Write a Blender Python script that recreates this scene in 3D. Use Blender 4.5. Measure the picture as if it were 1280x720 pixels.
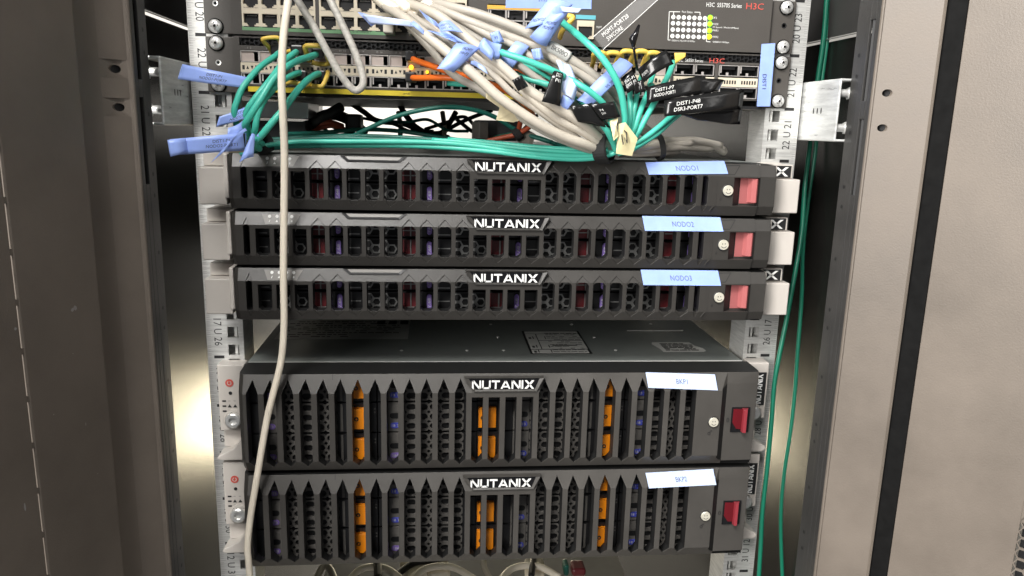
import bpy, math, random
from mathutils import Vector, Matrix
random.seed(7)
S = bpy.context.scene
COL = S.collection
for o in list(bpy.data.objects): bpy.data.objects.remove(o)

# ------------------------------------------------------------------ camera, world, lamps, exposure
F_PX = 949.831
CAM = Vector((-0.05519, -0.65156, -0.06438))
PITCH, YAW, ROLL = -0.21043, 0.09661, 0.02574
_w = Vector((math.sin(YAW)*math.cos(PITCH), math.cos(YAW)*math.cos(PITCH), math.sin(PITCH)))
_r0 = Vector((math.cos(YAW), -math.sin(YAW), 0)); _u0 = _r0.cross(_w)
_r = math.cos(ROLL)*_r0 + math.sin(ROLL)*_u0
_u = -math.sin(ROLL)*_r0 + math.cos(ROLL)*_u0
cd = bpy.data.cameras.new('camera'); cam = bpy.data.objects.new('camera', cd); COL.objects.link(cam)
cd.sensor_width = 36; cd.lens = F_PX/1280*36; cd.clip_start = 0.01; cd.clip_end = 50
cam.matrix_world = Matrix(((_r.x, _u.x, -_w.x, CAM.x), (_r.y, _u.y, -_w.y, CAM.y), (_r.z, _u.z, -_w.z, CAM.z), (0, 0, 0, 1)))
S.camera = cam
W = bpy.data.worlds.new('World'); S.world = W; W.use_nodes = True
W.node_tree.nodes['Background'].inputs[0].default_value = (0.95, 0.96, 1.0, 1)
W.node_tree.nodes['Background'].inputs[1].default_value = 0.13
def lamp(name, loc, target, sx, sy, power, col):
    l = bpy.data.lights.new(name, 'AREA'); l.shape = 'RECTANGLE'; l.size = sx; l.size_y = sy; l.energy = power; l.color = col
    o = bpy.data.objects.new(name, l); COL.objects.link(o); o.location = loc
    o.rotation_euler = (Vector(target)-Vector(loc)).to_track_quat('-Z', 'Y').to_euler(); return o
lamp('ceiling_lamp', (-0.78, -1.05, 1.22), (0.05, -0.05, -0.25), 1.4, 0.5, 84, (1.0, 0.975, 0.94))
lamp('aisle_lamp', (-1.25, -1.65, 0.25), (0.2, -0.1, -0.25), 0.6, 1.2, 48, (1.0, 0.97, 0.93))
lamp('right_fill_lamp', (1.3, -1.5, 1.0), (-0.1, -0.05, -0.2), 0.9, 0.5, 4, (1.0, 0.975, 0.94))  # added fill from the right, lifts the left bracket
lamp('rear_ceiling_lamp', (0, 1.5, 0.9), (0, 1.95, -0.1), 1.0, 0.4, 22, (1.0, 0.97, 0.92))
lamp('rear_aisle_lamp', (-0.1, 1.25, -0.80), (0, 0.1, -0.40), 0.75, 0.2, 6.5, (1.0, 0.86, 0.58))
S.view_settings.view_transform = 'Standard'; S.view_settings.look = 'None'
S.view_settings.exposure = 0.2; S.view_settings.gamma = 1.0; S.view_settings.use_curve_mapping = False
S.render.engine = 'CYCLES'

def at(px, py, Y):
    """photo pixel (1280x720) -> point (mm) on the plane Y (mm)"""
    d = _w + _r*((px-640)/F_PX) - _u*((py-360)/F_PX)
    t = (Y*0.001-CAM.y)/d.y
    return (CAM + d*t)*1000
def atx(px, py, X):
    d = _w + _r*((px-640)/F_PX) - _u*((py-360)/F_PX)
    return (CAM + d*((X*0.001-CAM.x)/d.x))*1000
U = 44.45

# ------------------------------------------------------------------ materials
def pm(name, col, rough=0.5, metal=0.0, bump=0.0, bscale=800, var=0.0, vscale=20, spec=0.5, stretch=None, rvar=0.0, trans=0.0, alpha=1.0, emit=0, coat=0, edge=0):
    m = bpy.data.materials.new(name); m.use_nodes = True
    nt = m.node_tree; b = nt.nodes['Principled BSDF']
    b.inputs['Base Color'].default_value = (*col, 1); b.inputs['Roughness'].default_value = rough
    b.inputs['Metallic'].default_value = metal; b.inputs['Specular IOR Level'].default_value = spec
    b.inputs['Transmission Weight'].default_value = trans; b.inputs['Alpha'].default_value = alpha
    b.inputs['Coat Weight'].default_value = coat
    if emit:
        b.inputs['Emission Color'].default_value = (*col, 1); b.inputs['Emission Strength'].default_value = emit
    tc = None
    if bump or var or rvar:
        tc = nt.nodes.new('ShaderNodeNewGeometry'); src = tc.outputs['Position']
        if stretch:
            mp = nt.nodes.new('ShaderNodeMapping'); mp.inputs['Scale'].default_value = stretch
            nt.links.new(src, mp.inputs['Vector']); src = mp.outputs['Vector']
    if var:
        n = nt.nodes.new('ShaderNodeTexNoise'); n.inputs['Scale'].default_value = vscale; n.inputs['Detail'].default_value = 7; n.inputs['Roughness'].default_value = 0.62
        nt.links.new(src, n.inputs['Vector'])
        mr = nt.nodes.new('ShaderNodeMapRange'); mr.inputs[1].default_value = 0.3; mr.inputs[2].default_value = 0.7
        mr.inputs[3].default_value = 1-var; mr.inputs[4].default_value = 1+var
        nt.links.new(n.outputs['Fac'], mr.inputs[0])
        mx = nt.nodes.new('ShaderNodeVectorMath'); mx.operation = 'SCALE'; mx.inputs[0].default_value = col
        nt.links.new(mr.outputs[0], mx.inputs['Scale']); nt.links.new(mx.outputs[0], b.inputs['Base Color'])
        if rvar:
            m2 = nt.nodes.new('ShaderNodeMapRange'); m2.inputs[1].default_value = 0.3; m2.inputs[2].default_value = 0.7
            m2.inputs[3].default_value = rough-rvar; m2.inputs[4].default_value = rough+rvar
            nt.links.new(n.outputs['Fac'], m2.inputs[0]); nt.links.new(m2.outputs[0], b.inputs['Roughness'])
    nrm = None
    if edge:
        bv = nt.nodes.new('ShaderNodeBevel'); bv.samples = 4; bv.inputs['Radius'].default_value = edge; nrm = bv.outputs[0]
    if bump:
        n2 = nt.nodes.new('ShaderNodeTexNoise'); n2.inputs['Scale'].default_value = bscale; n2.inputs['Detail'].default_value = 3
        nt.links.new(src, n2.inputs['Vector'])
        bp = nt.nodes.new('ShaderNodeBump'); bp.inputs['Strength'].default_value = bump; bp.inputs['Distance'].default_value = 0.0006
        nt.links.new(n2.outputs['Fac'], bp.inputs['Height'])
        if nrm: nt.links.new(nrm, bp.inputs['Normal'])
        nrm = bp.outputs[0]
    if nrm: nt.links.new(nrm, b.inputs['Normal'])
    return m
M = dict(
 powder=pm('powder_coat', (0.144, 0.121, 0.100), 0.48, bump=0.20, bscale=800, var=0.15, vscale=14, rvar=0.06),
 powder_dark=pm('powder_coat_dark', (0.035, 0.034, 0.033), 0.42, bump=0.3, bscale=700, var=0.15, vscale=20),
 panel_black=pm('black_side_panel', (0.008, 0.0075, 0.007), 0.27, bump=0.3, bscale=900, var=0.12, vscale=25),
 rubber=pm('black_rubber', (0.006, 0.006, 0.006), 0.8, var=0.3, vscale=120, spec=0.12),
 zinc=pm('galvanised_steel', (0.62, 0.62, 0.60), 0.38, metal=0.5, bump=0.15, bscale=60, var=0.22, vscale=40, stretch=(1, 1, 12), rvar=0.08),
 zinc_b=pm('galvanised_bracket', (0.62, 0.63, 0.62), 0.34, metal=0.35, var=0.28, vscale=30, stretch=(1, 1, 9), rvar=0.08),
 steel=pm('bright_screw_steel', (0.80, 0.80, 0.78), 0.30, metal=0.6, var=0.12, vscale=300),
 print_black=pm('black_print', (0.015, 0.015, 0.016), 0.5),
 bezel=pm('bezel_plastic', (0.037, 0.0345, 0.0315), 0.36, bump=0.10, bscale=1500, var=0.14, vscale=25, rvar=0.05, edge=0.0005),
 bezel_grey=pm('bezel_grey_plastic', (0.060, 0.056, 0.051), 0.40, bump=0.10, bscale=1500, var=0.13, vscale=25, rvar=0.05, edge=0.0005),
 bezel_dark=pm('bezel_dark_and_shade', (0.010, 0.010, 0.010), 0.55, var=0.15, vscale=60, bump=0.08, bscale=900),  # black skins; also shade put into the recess walls
 gloss_black=pm('gloss_black', (0.008, 0.008, 0.009), 0.16),
 inner=pm('unlit_interior_black', (0.010, 0.010, 0.011), 0.6),
 letters=pm('silver_white_letters', (0.88, 0.88, 0.86), 0.35),
 white_print=pm('white_print', (0.75, 0.75, 0.73), 0.6),
 grey_print=pm('grey_print', (0.30, 0.29, 0.28), 0.6),
 ear=pm('warm_white_plastic', (0.52, 0.485, 0.445), 0.42, var=0.05, vscale=30, edge=0.0006),
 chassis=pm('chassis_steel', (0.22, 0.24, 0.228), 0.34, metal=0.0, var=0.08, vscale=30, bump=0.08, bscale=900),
 lip=pm('bare_steel_lip', (0.78, 0.78, 0.75), 0.30, metal=0.35),  # bright base colour stands in for light reflected off the bare edge
 tape=pm('blue_label_tape', (0.30, 0.42, 0.86), 0.36, var=0.08, vscale=70, bump=0.12, bscale=90),
 tape_light=pm('pale_and_glare_blue_tape', (0.52, 0.62, 0.87), 0.36, var=0.05, vscale=70, bump=0.12, bscale=90),  # blue tape with the glare on the storage labels put into the colour
 tape_black=pm('black_label_tape', (0.010, 0.010, 0.010), 0.20, bump=0.9, bscale=70),
 tape_clear=pm('clear_label_tape', (0.9, 0.9, 0.9), 0.40, alpha=0.06, spec=0.3),
 ink=pm('label_ink', (0.03, 0.03, 0.07), 0.6),
 ink_soft=pm('label_ink_soft', (0.09, 0.10, 0.20), 0.6),
 pink=pm('pink_latch', (0.37, 0.11, 0.11), 0.28, var=0.05, vscale=60, edge=0.0005),
 pink_dark=pm('pink_latch_well', (0.30, 0.09, 0.09), 0.5),
 red_deep=pm('deep_red_latch', (0.10, 0.004, 0.008), 0.15, coat=0.6),
 red=pm('dark_red_latch', (0.24, 0.03, 0.04), 0.22, coat=0.5, edge=0.0005),
 lock=pm('brass_lock_face', (0.72, 0.69, 0.58), 0.32, metal=0.35, edge=0.0003),
 maroon=pm('maroon_button', (0.14, 0.018, 0.022), 0.4, var=0.2, vscale=200),
 purple=pm('purple_sticker', (0.30, 0.20, 0.60), 0.5),
 navy=pm('blue_sticker', (0.09, 0.11, 0.62), 0.45),
 orange_p=pm('orange_latch', (0.98, 0.30, 0.008), 0.35, var=0.05, vscale=80, edge=0.0004),
 tray=pm('drive_tray_grey', (0.165, 0.155, 0.142), 0.38, var=0.08, vscale=90),
 tray_black=pm('drive_tray_black', (0.018, 0.018, 0.019), 0.35, var=0.15, vscale=90),
 mesh_grey=pm('vent_mesh_grey', (0.34, 0.34, 0.33), 0.30, metal=0.5),
 sw=pm('switch_grey_paint', (0.068, 0.062, 0.056), 0.45, bump=0.25, bscale=1100, var=0.06, vscale=30, edge=0.0004),
 sw_black=pm('switch_black', (0.012, 0.012, 0.013), 0.4),
 sw_under=pm('switch_underside_steel', (0.24, 0.235, 0.225), 0.40, metal=0.6, var=0.1, vscale=20),
 cream=pm('cream_port_frame', (0.66, 0.59, 0.46), 0.45, var=0.05, vscale=100),
 green=pm('green_stripe', (0.16, 0.33, 0.17), 0.5),
 yellow=pm('yellow_stripe', (0.72, 0.56, 0.04), 0.5),
 orange_s=pm('amber_stripe', (0.72, 0.40, 0.06), 0.5),
 cyan=pm('cyan_stripe', (0.12, 0.42, 0.50), 0.5),
 cage=pm('sfp_cage_steel', (0.72, 0.68, 0.65), 0.38, metal=0.6, var=0.1, vscale=150),
 yellow_p=pm('yellow_pull_tab', (0.80, 0.55, 0.10), 0.42, var=0.08, vscale=120),
 red_print=pm('red_print', (0.55, 0.09, 0.07), 0.5),
 led_green=pm('green_lamp', (0.30, 0.95, 0.02), 0.4, emit=0.9),
 led_yellow=pm('yellow_lamp', (0.95, 0.85, 0.02), 0.4, emit=0.9),
 led_amber=pm('amber_lamp', (1.0, 0.42, 0.02), 0.4, emit=3.0),
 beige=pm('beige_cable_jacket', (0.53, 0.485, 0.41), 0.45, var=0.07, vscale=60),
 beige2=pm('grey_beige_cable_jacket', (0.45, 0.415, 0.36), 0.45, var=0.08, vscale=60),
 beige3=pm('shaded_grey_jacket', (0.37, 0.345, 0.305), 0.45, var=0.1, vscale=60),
 ivory=pm('ivory_cable_jacket', (0.90, 0.82, 0.68), 0.42, var=0.04, vscale=50),
 mottled=pm('mottled_cable_jacket', (0.46, 0.44, 0.40), 0.35, var=0.28, vscale=320),
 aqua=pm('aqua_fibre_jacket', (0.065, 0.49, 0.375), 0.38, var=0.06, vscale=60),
 aqua_dark=pm('dark_green_and_shaded_aqua', (0.010, 0.125, 0.095), 0.42, var=0.08, vscale=60),  # aqua darkened by painted shade behind the trunk; plain green elsewhere
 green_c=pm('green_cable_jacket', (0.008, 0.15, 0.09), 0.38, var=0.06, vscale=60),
 orange_c=pm('orange_fibre_jacket', (0.85, 0.17, 0.02), 0.4),
 rust_c=pm('rust_fibre_jacket', (0.36, 0.07, 0.03), 0.45),
 black_c=pm('black_cable_jacket', (0.012, 0.012, 0.013), 0.42),
 strap=pm('black_hook_and_loop', (0.010, 0.010, 0.010), 0.85, bump=0.8, bscale=1400),
 masking=pm('cream_masking_tape', (0.76, 0.68, 0.40), 0.6, bump=0.5, bscale=300, var=0.06, vscale=90),
 masking2=pm('beige_masking_tape', (0.66, 0.58, 0.38), 0.6, bump=0.5, bscale=300, var=0.06, vscale=90),
 wall=pm('rear_wall_paint', (0.70, 0.68, 0.64), 0.7, var=0.05, vscale=8),
 shelf=pm('shelf_paint', (0.32, 0.30, 0.26), 0.5, var=0.12, vscale=15),
 sticker=pm('white_sticker', (0.62, 0.62, 0.59), 0.5, var=0.06, vscale=60),
 sticker_grey=pm('grey_sticker', (0.62, 0.62, 0.59), 0.4),
 grey_tag=pm('grey_tape_tag', (0.22, 0.20, 0.17), 0.6),
 sticker_seam=pm('panel_seam_steel', (0.26, 0.26, 0.25), 0.4, metal=0.3),
 boot=pm('clear_plug_plastic', (0.62, 0.58, 0.50), 0.25, spec=0.7),
)

# ------------------------------------------------------------------ mesh helpers (all in mm)
class MB:
    def __init__(s): s.v = []; s.f = []; s.m = []
    def poly(s, pts, m=0):
        i = len(s.v); s.v += [tuple(p) for p in pts]; s.f.append(tuple(range(i, i+len(pts)))); s.m.append(m)
    def box(s, x0, x1, y0, y1, z0, z1, m=0):
        if x0 > x1: x0, x1 = x1, x0
        if y0 > y1: y0, y1 = y1, y0
        if z0 > z1: z0, z1 = z1, z0
        i = len(s.v)
        s.v += [(x, y, z) for z in (z0, z1) for y in (y0, y1) for x in (x0, x1)]
        for q in ((0, 2, 3, 1), (4, 5, 7, 6), (0, 1, 5, 4), (2, 6, 7, 3), (0, 4, 6, 2), (1, 3, 7, 5)):
            s.f.append(tuple(i+k for k in q)); s.m.append(m)
    def prism(s, pts, y0, y1, m=0):
        """pts (x,z) counter-clockwise seen from -Y, between y0 (front) and y1"""
        n = len(pts); i = len(s.v)
        s.v += [(x, y0, z) for x, z in pts] + [(x, y1, z) for x, z in pts]
        s.f.append(tuple(range(i, i+n))); s.m.append(m)
        s.f.append(tuple(range(i+2*n-1, i+n-1, -1))); s.m.append(m)
        for k in range(n):
            k2 = (k+1) % n; s.f.append((i+k, i+n+k, i+n+k2, i+k2)); s.m.append(m)
    def vprism(s, pts, z0, z1, m=0):
        """pts (x,y) outline extruded vertically"""
        n = len(pts); i = len(s.v)
        s.v += [(x, y, z0) for x, y in pts] + [(x, y, z1) for x, y in pts]
        s.f.append(tuple(range(i+n-1, i-1, -1))); s.m.append(m)
        s.f.append(tuple(range(i+n, i+2*n))); s.m.append(m)
        for k in range(n):
            k2 = (k+1) % n; s.f.append((i+k, i+k2, i+n+k2, i+n+k)); s.m.append(m)
    def lathe(s, cx, cz, prof, n=20, m=0, y=0):
        """rings (r, y) around an axis along Y"""
        i = len(s.v)
        for r, yy in prof:
            for k in range(n):
                a = 2*math.pi*k/n; s.v.append((cx+r*math.cos(a), y+yy, cz+r*math.sin(a)))
        for j in range(len(prof)-1):
            for k in range(n):
                k2 = (k+1) % n
                s.f.append((i+j*n+k, i+j*n+k2, i+(j+1)*n+k2, i+(j+1)*n+k)); s.m.append(m)
        s.f.append(tuple(i+k for k in range(n))); s.m.append(m)
        s.f.append(tuple(i+(len(prof)-1)*n+k for k in range(n-1, -1, -1))); s.m.append(m)
    def ring(s, outer, inner, y, depth, m=0, mw=None):
        """plate with a hole: outer & inner (x,z) outlines of equal length, hole walls go back by depth"""
        n = len(outer)
        for k in range(n):
            a, b, c, d = outer[k], outer[(k+1) % n], inner[(k+1) % n], inner[k]
            s.poly([(a[0], y, a[1]), (b[0], y, b[1]), (c[0], y, c[1]), (d[0], y, d[1])], m)
            s.poly([(d[0], y, d[1]), (c[0], y, c[1]), (c[0], y+depth, c[1]), (d[0], y+depth, d[1])], m if mw is None else mw)
    def tube(s, pts, r, n=10, m=0, cap=True):
        P = [Vector(p) for p in pts]; i = len(s.v); up = None
        for j, p in enumerate(P):
            t = (P[min(j+1, len(P)-1)]-P[max(j-1, 0)]).normalized()
            if up is None:
                up = t.orthogonal().normalized()
            up = (up-t*up.dot(t)).normalized(); bi = t.cross(up)
            rr = r[j] if isinstance(r, (list, tuple)) else r
            for k in range(n):
                a = 2*math.pi*k/n; q = p+(up*math.cos(a)+bi*math.sin(a))*rr; s.v.append(tuple(q))
        for j in range(len(P)-1):
            for k in range(n):
                k2 = (k+1) % n; s.f.append((i+j*n+k, i+j*n+k2, i+(j+1)*n+k2, i+(j+1)*n+k)); s.m.append(m)
        if cap:
            s.f.append(tuple(i+k for k in range(n-1, -1, -1))); s.m.append(m)
            e = i+(len(P)-1)*n; s.f.append(tuple(e+k for k in range(n))); s.m.append(m)
    def mesh(s, name, mats, smooth=False):
        me = bpy.data.meshes.new(name)
        me.from_pydata([(x*.001, y*.001, z*.001) for x, y, z in s.v], [], s.f)
        for mt in (mats if isinstance(mats, (list, tuple)) else [mats]): me.materials.append(M[mt])
        for p, mi in zip(me.polygons, s.m):
            p.material_index = mi; p.use_smooth = smooth
        me.update(); return me
    def build(s, name, mats, parent=None, smooth=False, loc=(0, 0, 0), bevel=0, solid=0, label=None):
        o = put(name, s.mesh(name, mats, smooth), parent, loc)
        if solid:
            md = o.modifiers.new('thickness', 'SOLIDIFY'); md.thickness = solid*.001; md.offset = 0
        if bevel:
            md = o.modifiers.new('bevel', 'BEVEL'); md.width = bevel*.001; md.segments = 2; md.limit_method = 'ANGLE'; md.angle_limit = 0.6
        if label: o['label'] = label
        return o
def put(name, me, parent=None, loc=(0, 0, 0)):
    o = bpy.data.objects.new(name, me); COL.objects.link(o); o.location = tuple(c*.001 for c in loc)
    if parent is not None: o.parent = parent
    return o
def tag(o, label, cat, group=None):
    o['label'] = label; o['category'] = cat
    if group: o['group'] = group
    return o
def thing(name, label, cat, loc=(0, 0, 0), group=None):
    return tag(put(name, None, None, loc), label, cat, group)
def struct(o): o['kind'] = 'structure'; return o
def bx(name, mats, parent, *b, loc=(0, 0, 0), bevel=0):
    m = MB(); m.box(*b); return m.build(name, mats, parent, loc=loc, bevel=bevel)
def spline(pts, n=8):
    P = [Vector(p) for p in pts]; out = []
    for i in range(len(P)-1):
        p0 = P[i-1] if i else P[0]*2-P[1]; p1, p2 = P[i], P[i+1]
        p3 = P[i+2] if i+2 < len(P) else P[-1]*2-P[-2]
        for k in range(n):
            t = k/n
            out.append(0.5*((2*p1)+(p2-p0)*t+(2*p0-5*p1+4*p2-p3)*t*t+(3*p1-p0-3*p2+p3)*t**3))
    out.append(P[-1]); return out
_tx = {}
def text_geo(txt):
    """verts (u,v) with cap box normalised to height 1, and faces"""
    if txt not in _tx:
        c = bpy.data.curves.new('t', 'FONT'); c.body = txt; c.resolution_u = 2
        o = bpy.data.objects.new('t', c); COL.objects.link(o)
        dg = bpy.context.evaluated_depsgraph_get(); me = bpy.data.meshes.new_from_object(o.evaluated_get(dg))
        vs = [(v.co.x, v.co.y) for v in me.vertices]; fs = [tuple(p.vertices) for p in me.polygons]
        x0 = min(v[0] for v in vs); x1 = max(v[0] for v in vs); y0 = min(v[1] for v in vs); y1 = max(v[1] for v in vs); h = y1-y0
        _tx[txt] = ([((x-(x0+x1)/2)/h, (y-(y0+y1)/2)/h) for x, y in vs], fs, (x1-x0)/h)
        bpy.data.objects.remove(o); bpy.data.curves.remove(c); bpy.data.meshes.remove(me)
    return _tx[txt]
def text(name, txt, c, right, up, h, mat, parent, width=None, loc=(0, 0, 0)):
    vs, fs, w = text_geo(txt); sx = (width/w) if width else h
    c, right, up = Vector(c), Vector(right).normalized(), Vector(up).normalized()
    m = MB(); m.v = [tuple(c+right*(u*sx)+up*(v*h)) for u, v in vs]; m.f = list(fs); m.m = [0]*len(fs)
    return m.build(name, mat, parent, loc=loc)
EX, EZ = (1, 0, 0), (0, 0, 1)

# ------------------------------------------------------------------ the setting: cabinet shell, wall, shelf
m = MB(); m.box(-2200, 2200, 2000, 2020, -1400, 1400); struct(m.build('rear_wall', 'wall'))
m = MB(); m.box(-2200, 2200, -400, 2000, -1300, -1280); struct(m.build('floor', 'shelf'))
CAB = thing('server_cabinet', 'dark steel server cabinet frame with galvanised rails and open doors', 'cabinet', (0, 0, -700))
def cpart(name, label, *a, **k):
    o = put(name, None, CAB, (0, 0, 700)); o['label'] = label; return o
for s, side in ((-1, 'left'), (1, 'right')):
    t = cpart('side_panel', 'black sheet steel side panel inside the cabinet, on the %s' % side, 'side panel', group='cabinet side panels')
    x0, x1 = (300, 302) if s > 0 else (-302, -300)
    bx('lower_sheet', 'panel_black', t, x0, x1, -62, 1000, -1200, 18)
    bx('upper_sheet', 'powder_dark', t, x0-s*3, x1-s*3, -62, 1000, 21.5, 700)  # reflected light put into its colour, lighter than the lower sheet
    bx('seam_edge', 'sticker_seam', t, x0-s*4.0, x1-s*4.0, -62, 1000, 19.8, 20.3)

for za, zb_ in ((-20, 700), (-330, -108)): bx('rear_light_block', 'panel_black', CAB, -300, 300, 985, 990, za+700, zb_+700)  # unseen sheets added to keep rear light out of the upper interior
bx('roof', 'panel_black', CAB, -300, 300, -60, 990, 1395, 1400)
def post(s, side):
    t = cpart('cabinet_post', 'dark folded steel post with long slots at the %s of the rack' % side, 'post', group='front cabinet posts')
    z0, z1 = -700, 300
    X = lambda a: s*a
    def vp(name, mat, pts, bevel=0.8):
        q = [(X(a), b) for a, b in pts]
        if s < 0: q.reverse()
        mm = MB(); mm.vprism(q, z0, z1); return mm.build(name, mat, t, bevel=bevel)
    # front face with two round holes
    yF = -100
    hp = [at(1114, 116, -111), at(1108, 160, -111)] if s > 0 else [at(142.5, 86, -107), at(147, 134, -107)]
    mm = MB(); xa, xb = 262.5, (291.5 if s > 0 else 283.5)
    zc = [h.z for h in hp]; xc = [abs(h.x) for h in hp]; hx = sum(xc)/2; rh = 6.0
    xs_ = [xa]+[xa+(hx-rh-xa)*k/2 for k in (1, 2)]+[hx+rh]+[hx+rh+(xb-hx-rh)*k/5 for k in range(1, 6)]
    zs_ = [z1, zc[0]+rh, zc[0]-rh, zc[1]+rh, zc[1]-rh, z0]
    for a in range(len(xs_)-1):
        for b in range(5):
            if a == 2 and b in (1, 3):
                z = zc[0] if b == 1 else zc[1]; xx = xc[0] if b == 1 else xc[1]; n = 24; out = []; inn = []
                for k in range(n):
                    an = 2*math.pi*k/n+math.pi/4; ca, sa = math.cos(an), math.sin(an); q = max(abs(ca), abs(sa))
                    out.append((X(hx+rh*ca/q), z+rh*sa/q)); inn.append((X(xx+2.7*ca), z+2.7*sa))
                mm.ring(out, inn, yF, 3)
            else: mm.poly([(X(xs_[a]), yF, zs_[b+1]), (X(xs_[a+1]), yF, zs_[b+1]), (X(xs_[a+1]), yF, zs_[b]), (X(xs_[a]), yF, zs_[b])])
    mm.poly([(X(hx-8), yF+9, z0), (X(hx+8), yF+9, z0), (X(hx+8), yF+9, z1), (X(hx-8), yF+9, z1)], 1)
    if s > 0: mm.v = [(a, b-(abs(a)-262.5)*25/(xb-262.5), c) for a, b, c in mm.v]      # this face leans forward towards its outer edge
    else: mm.v = [(a, b-31*((abs(a)-262.5)/(xb-262.5))**1.9, c) for a, b, c in mm.v]   # this one curves forward to the door
    mm.build('front_face', ['powder', 'inner'], t)
    vp('rolled_edge', 'powder', [(261, -99), (261.2, -100.6), (262.0, -101.3), (262.8, -101.0), (262.8, -99)], 0.3)
    # slotted inward strip
    if s > 0: sl = [(-300, -300)]; zs = [(atx(1091, 25, 262).z, atx(1084, 126, 262).z), (atx(1079, 149, 262).z, atx(1066, 244, 262).z)]
    else: zs = [(atx(177, -60, -262).z, atx(180, 100, -262).z), (atx(182, 122, -262).z, atx(189, 229, -262).z)]
    y0, y1, ya, yb = -99, -80, -93.5, -86.5
    mm = MB(); xs0, xs1 = X(261), X(263)
    mm.box(xs0, xs1, y0, ya, z0, z1); mm.box(xs0, xs1, yb, y1, z0, z1)
    zz = [z1]+[v for p in zs for v in p]+[z0]
    for k in range(0, len(zz), 2): mm.box(xs0, xs1, ya, yb, zz[k+1], zz[k])
    mm.box(X(270), X(271), y0, y1, z0, z1, 1)
    mm.build('slotted_strip', ['powder_dark', 'inner'], t, bevel=0.4)
    vp('inner_flange', 'powder_dark', [(264.5, -80), (264.5, -62), (266.5, -62), (266.5, -80)], 0.4)
    mm = MB()
    for k in range(22):
        z = 80-k*33.5-(k % 3)*9
        pts = [(X(264.2), -70+1.6*math.cos(a*math.pi/5), z+1.6*math.sin(a*math.pi/5)) for a in range(10)]
        mm.poly(pts)
    mm.build('screw_holes', 'inner', t)['kind'] = 'stuff'
    # box behind the face so the post is closed
    vp('back_web', 'powder_dark', [(299, -96), (299, -62), (297.5, -62), (297.5, -96)], 0)
    return t
post(-1, 'left'); post(1, 'right')

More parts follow.
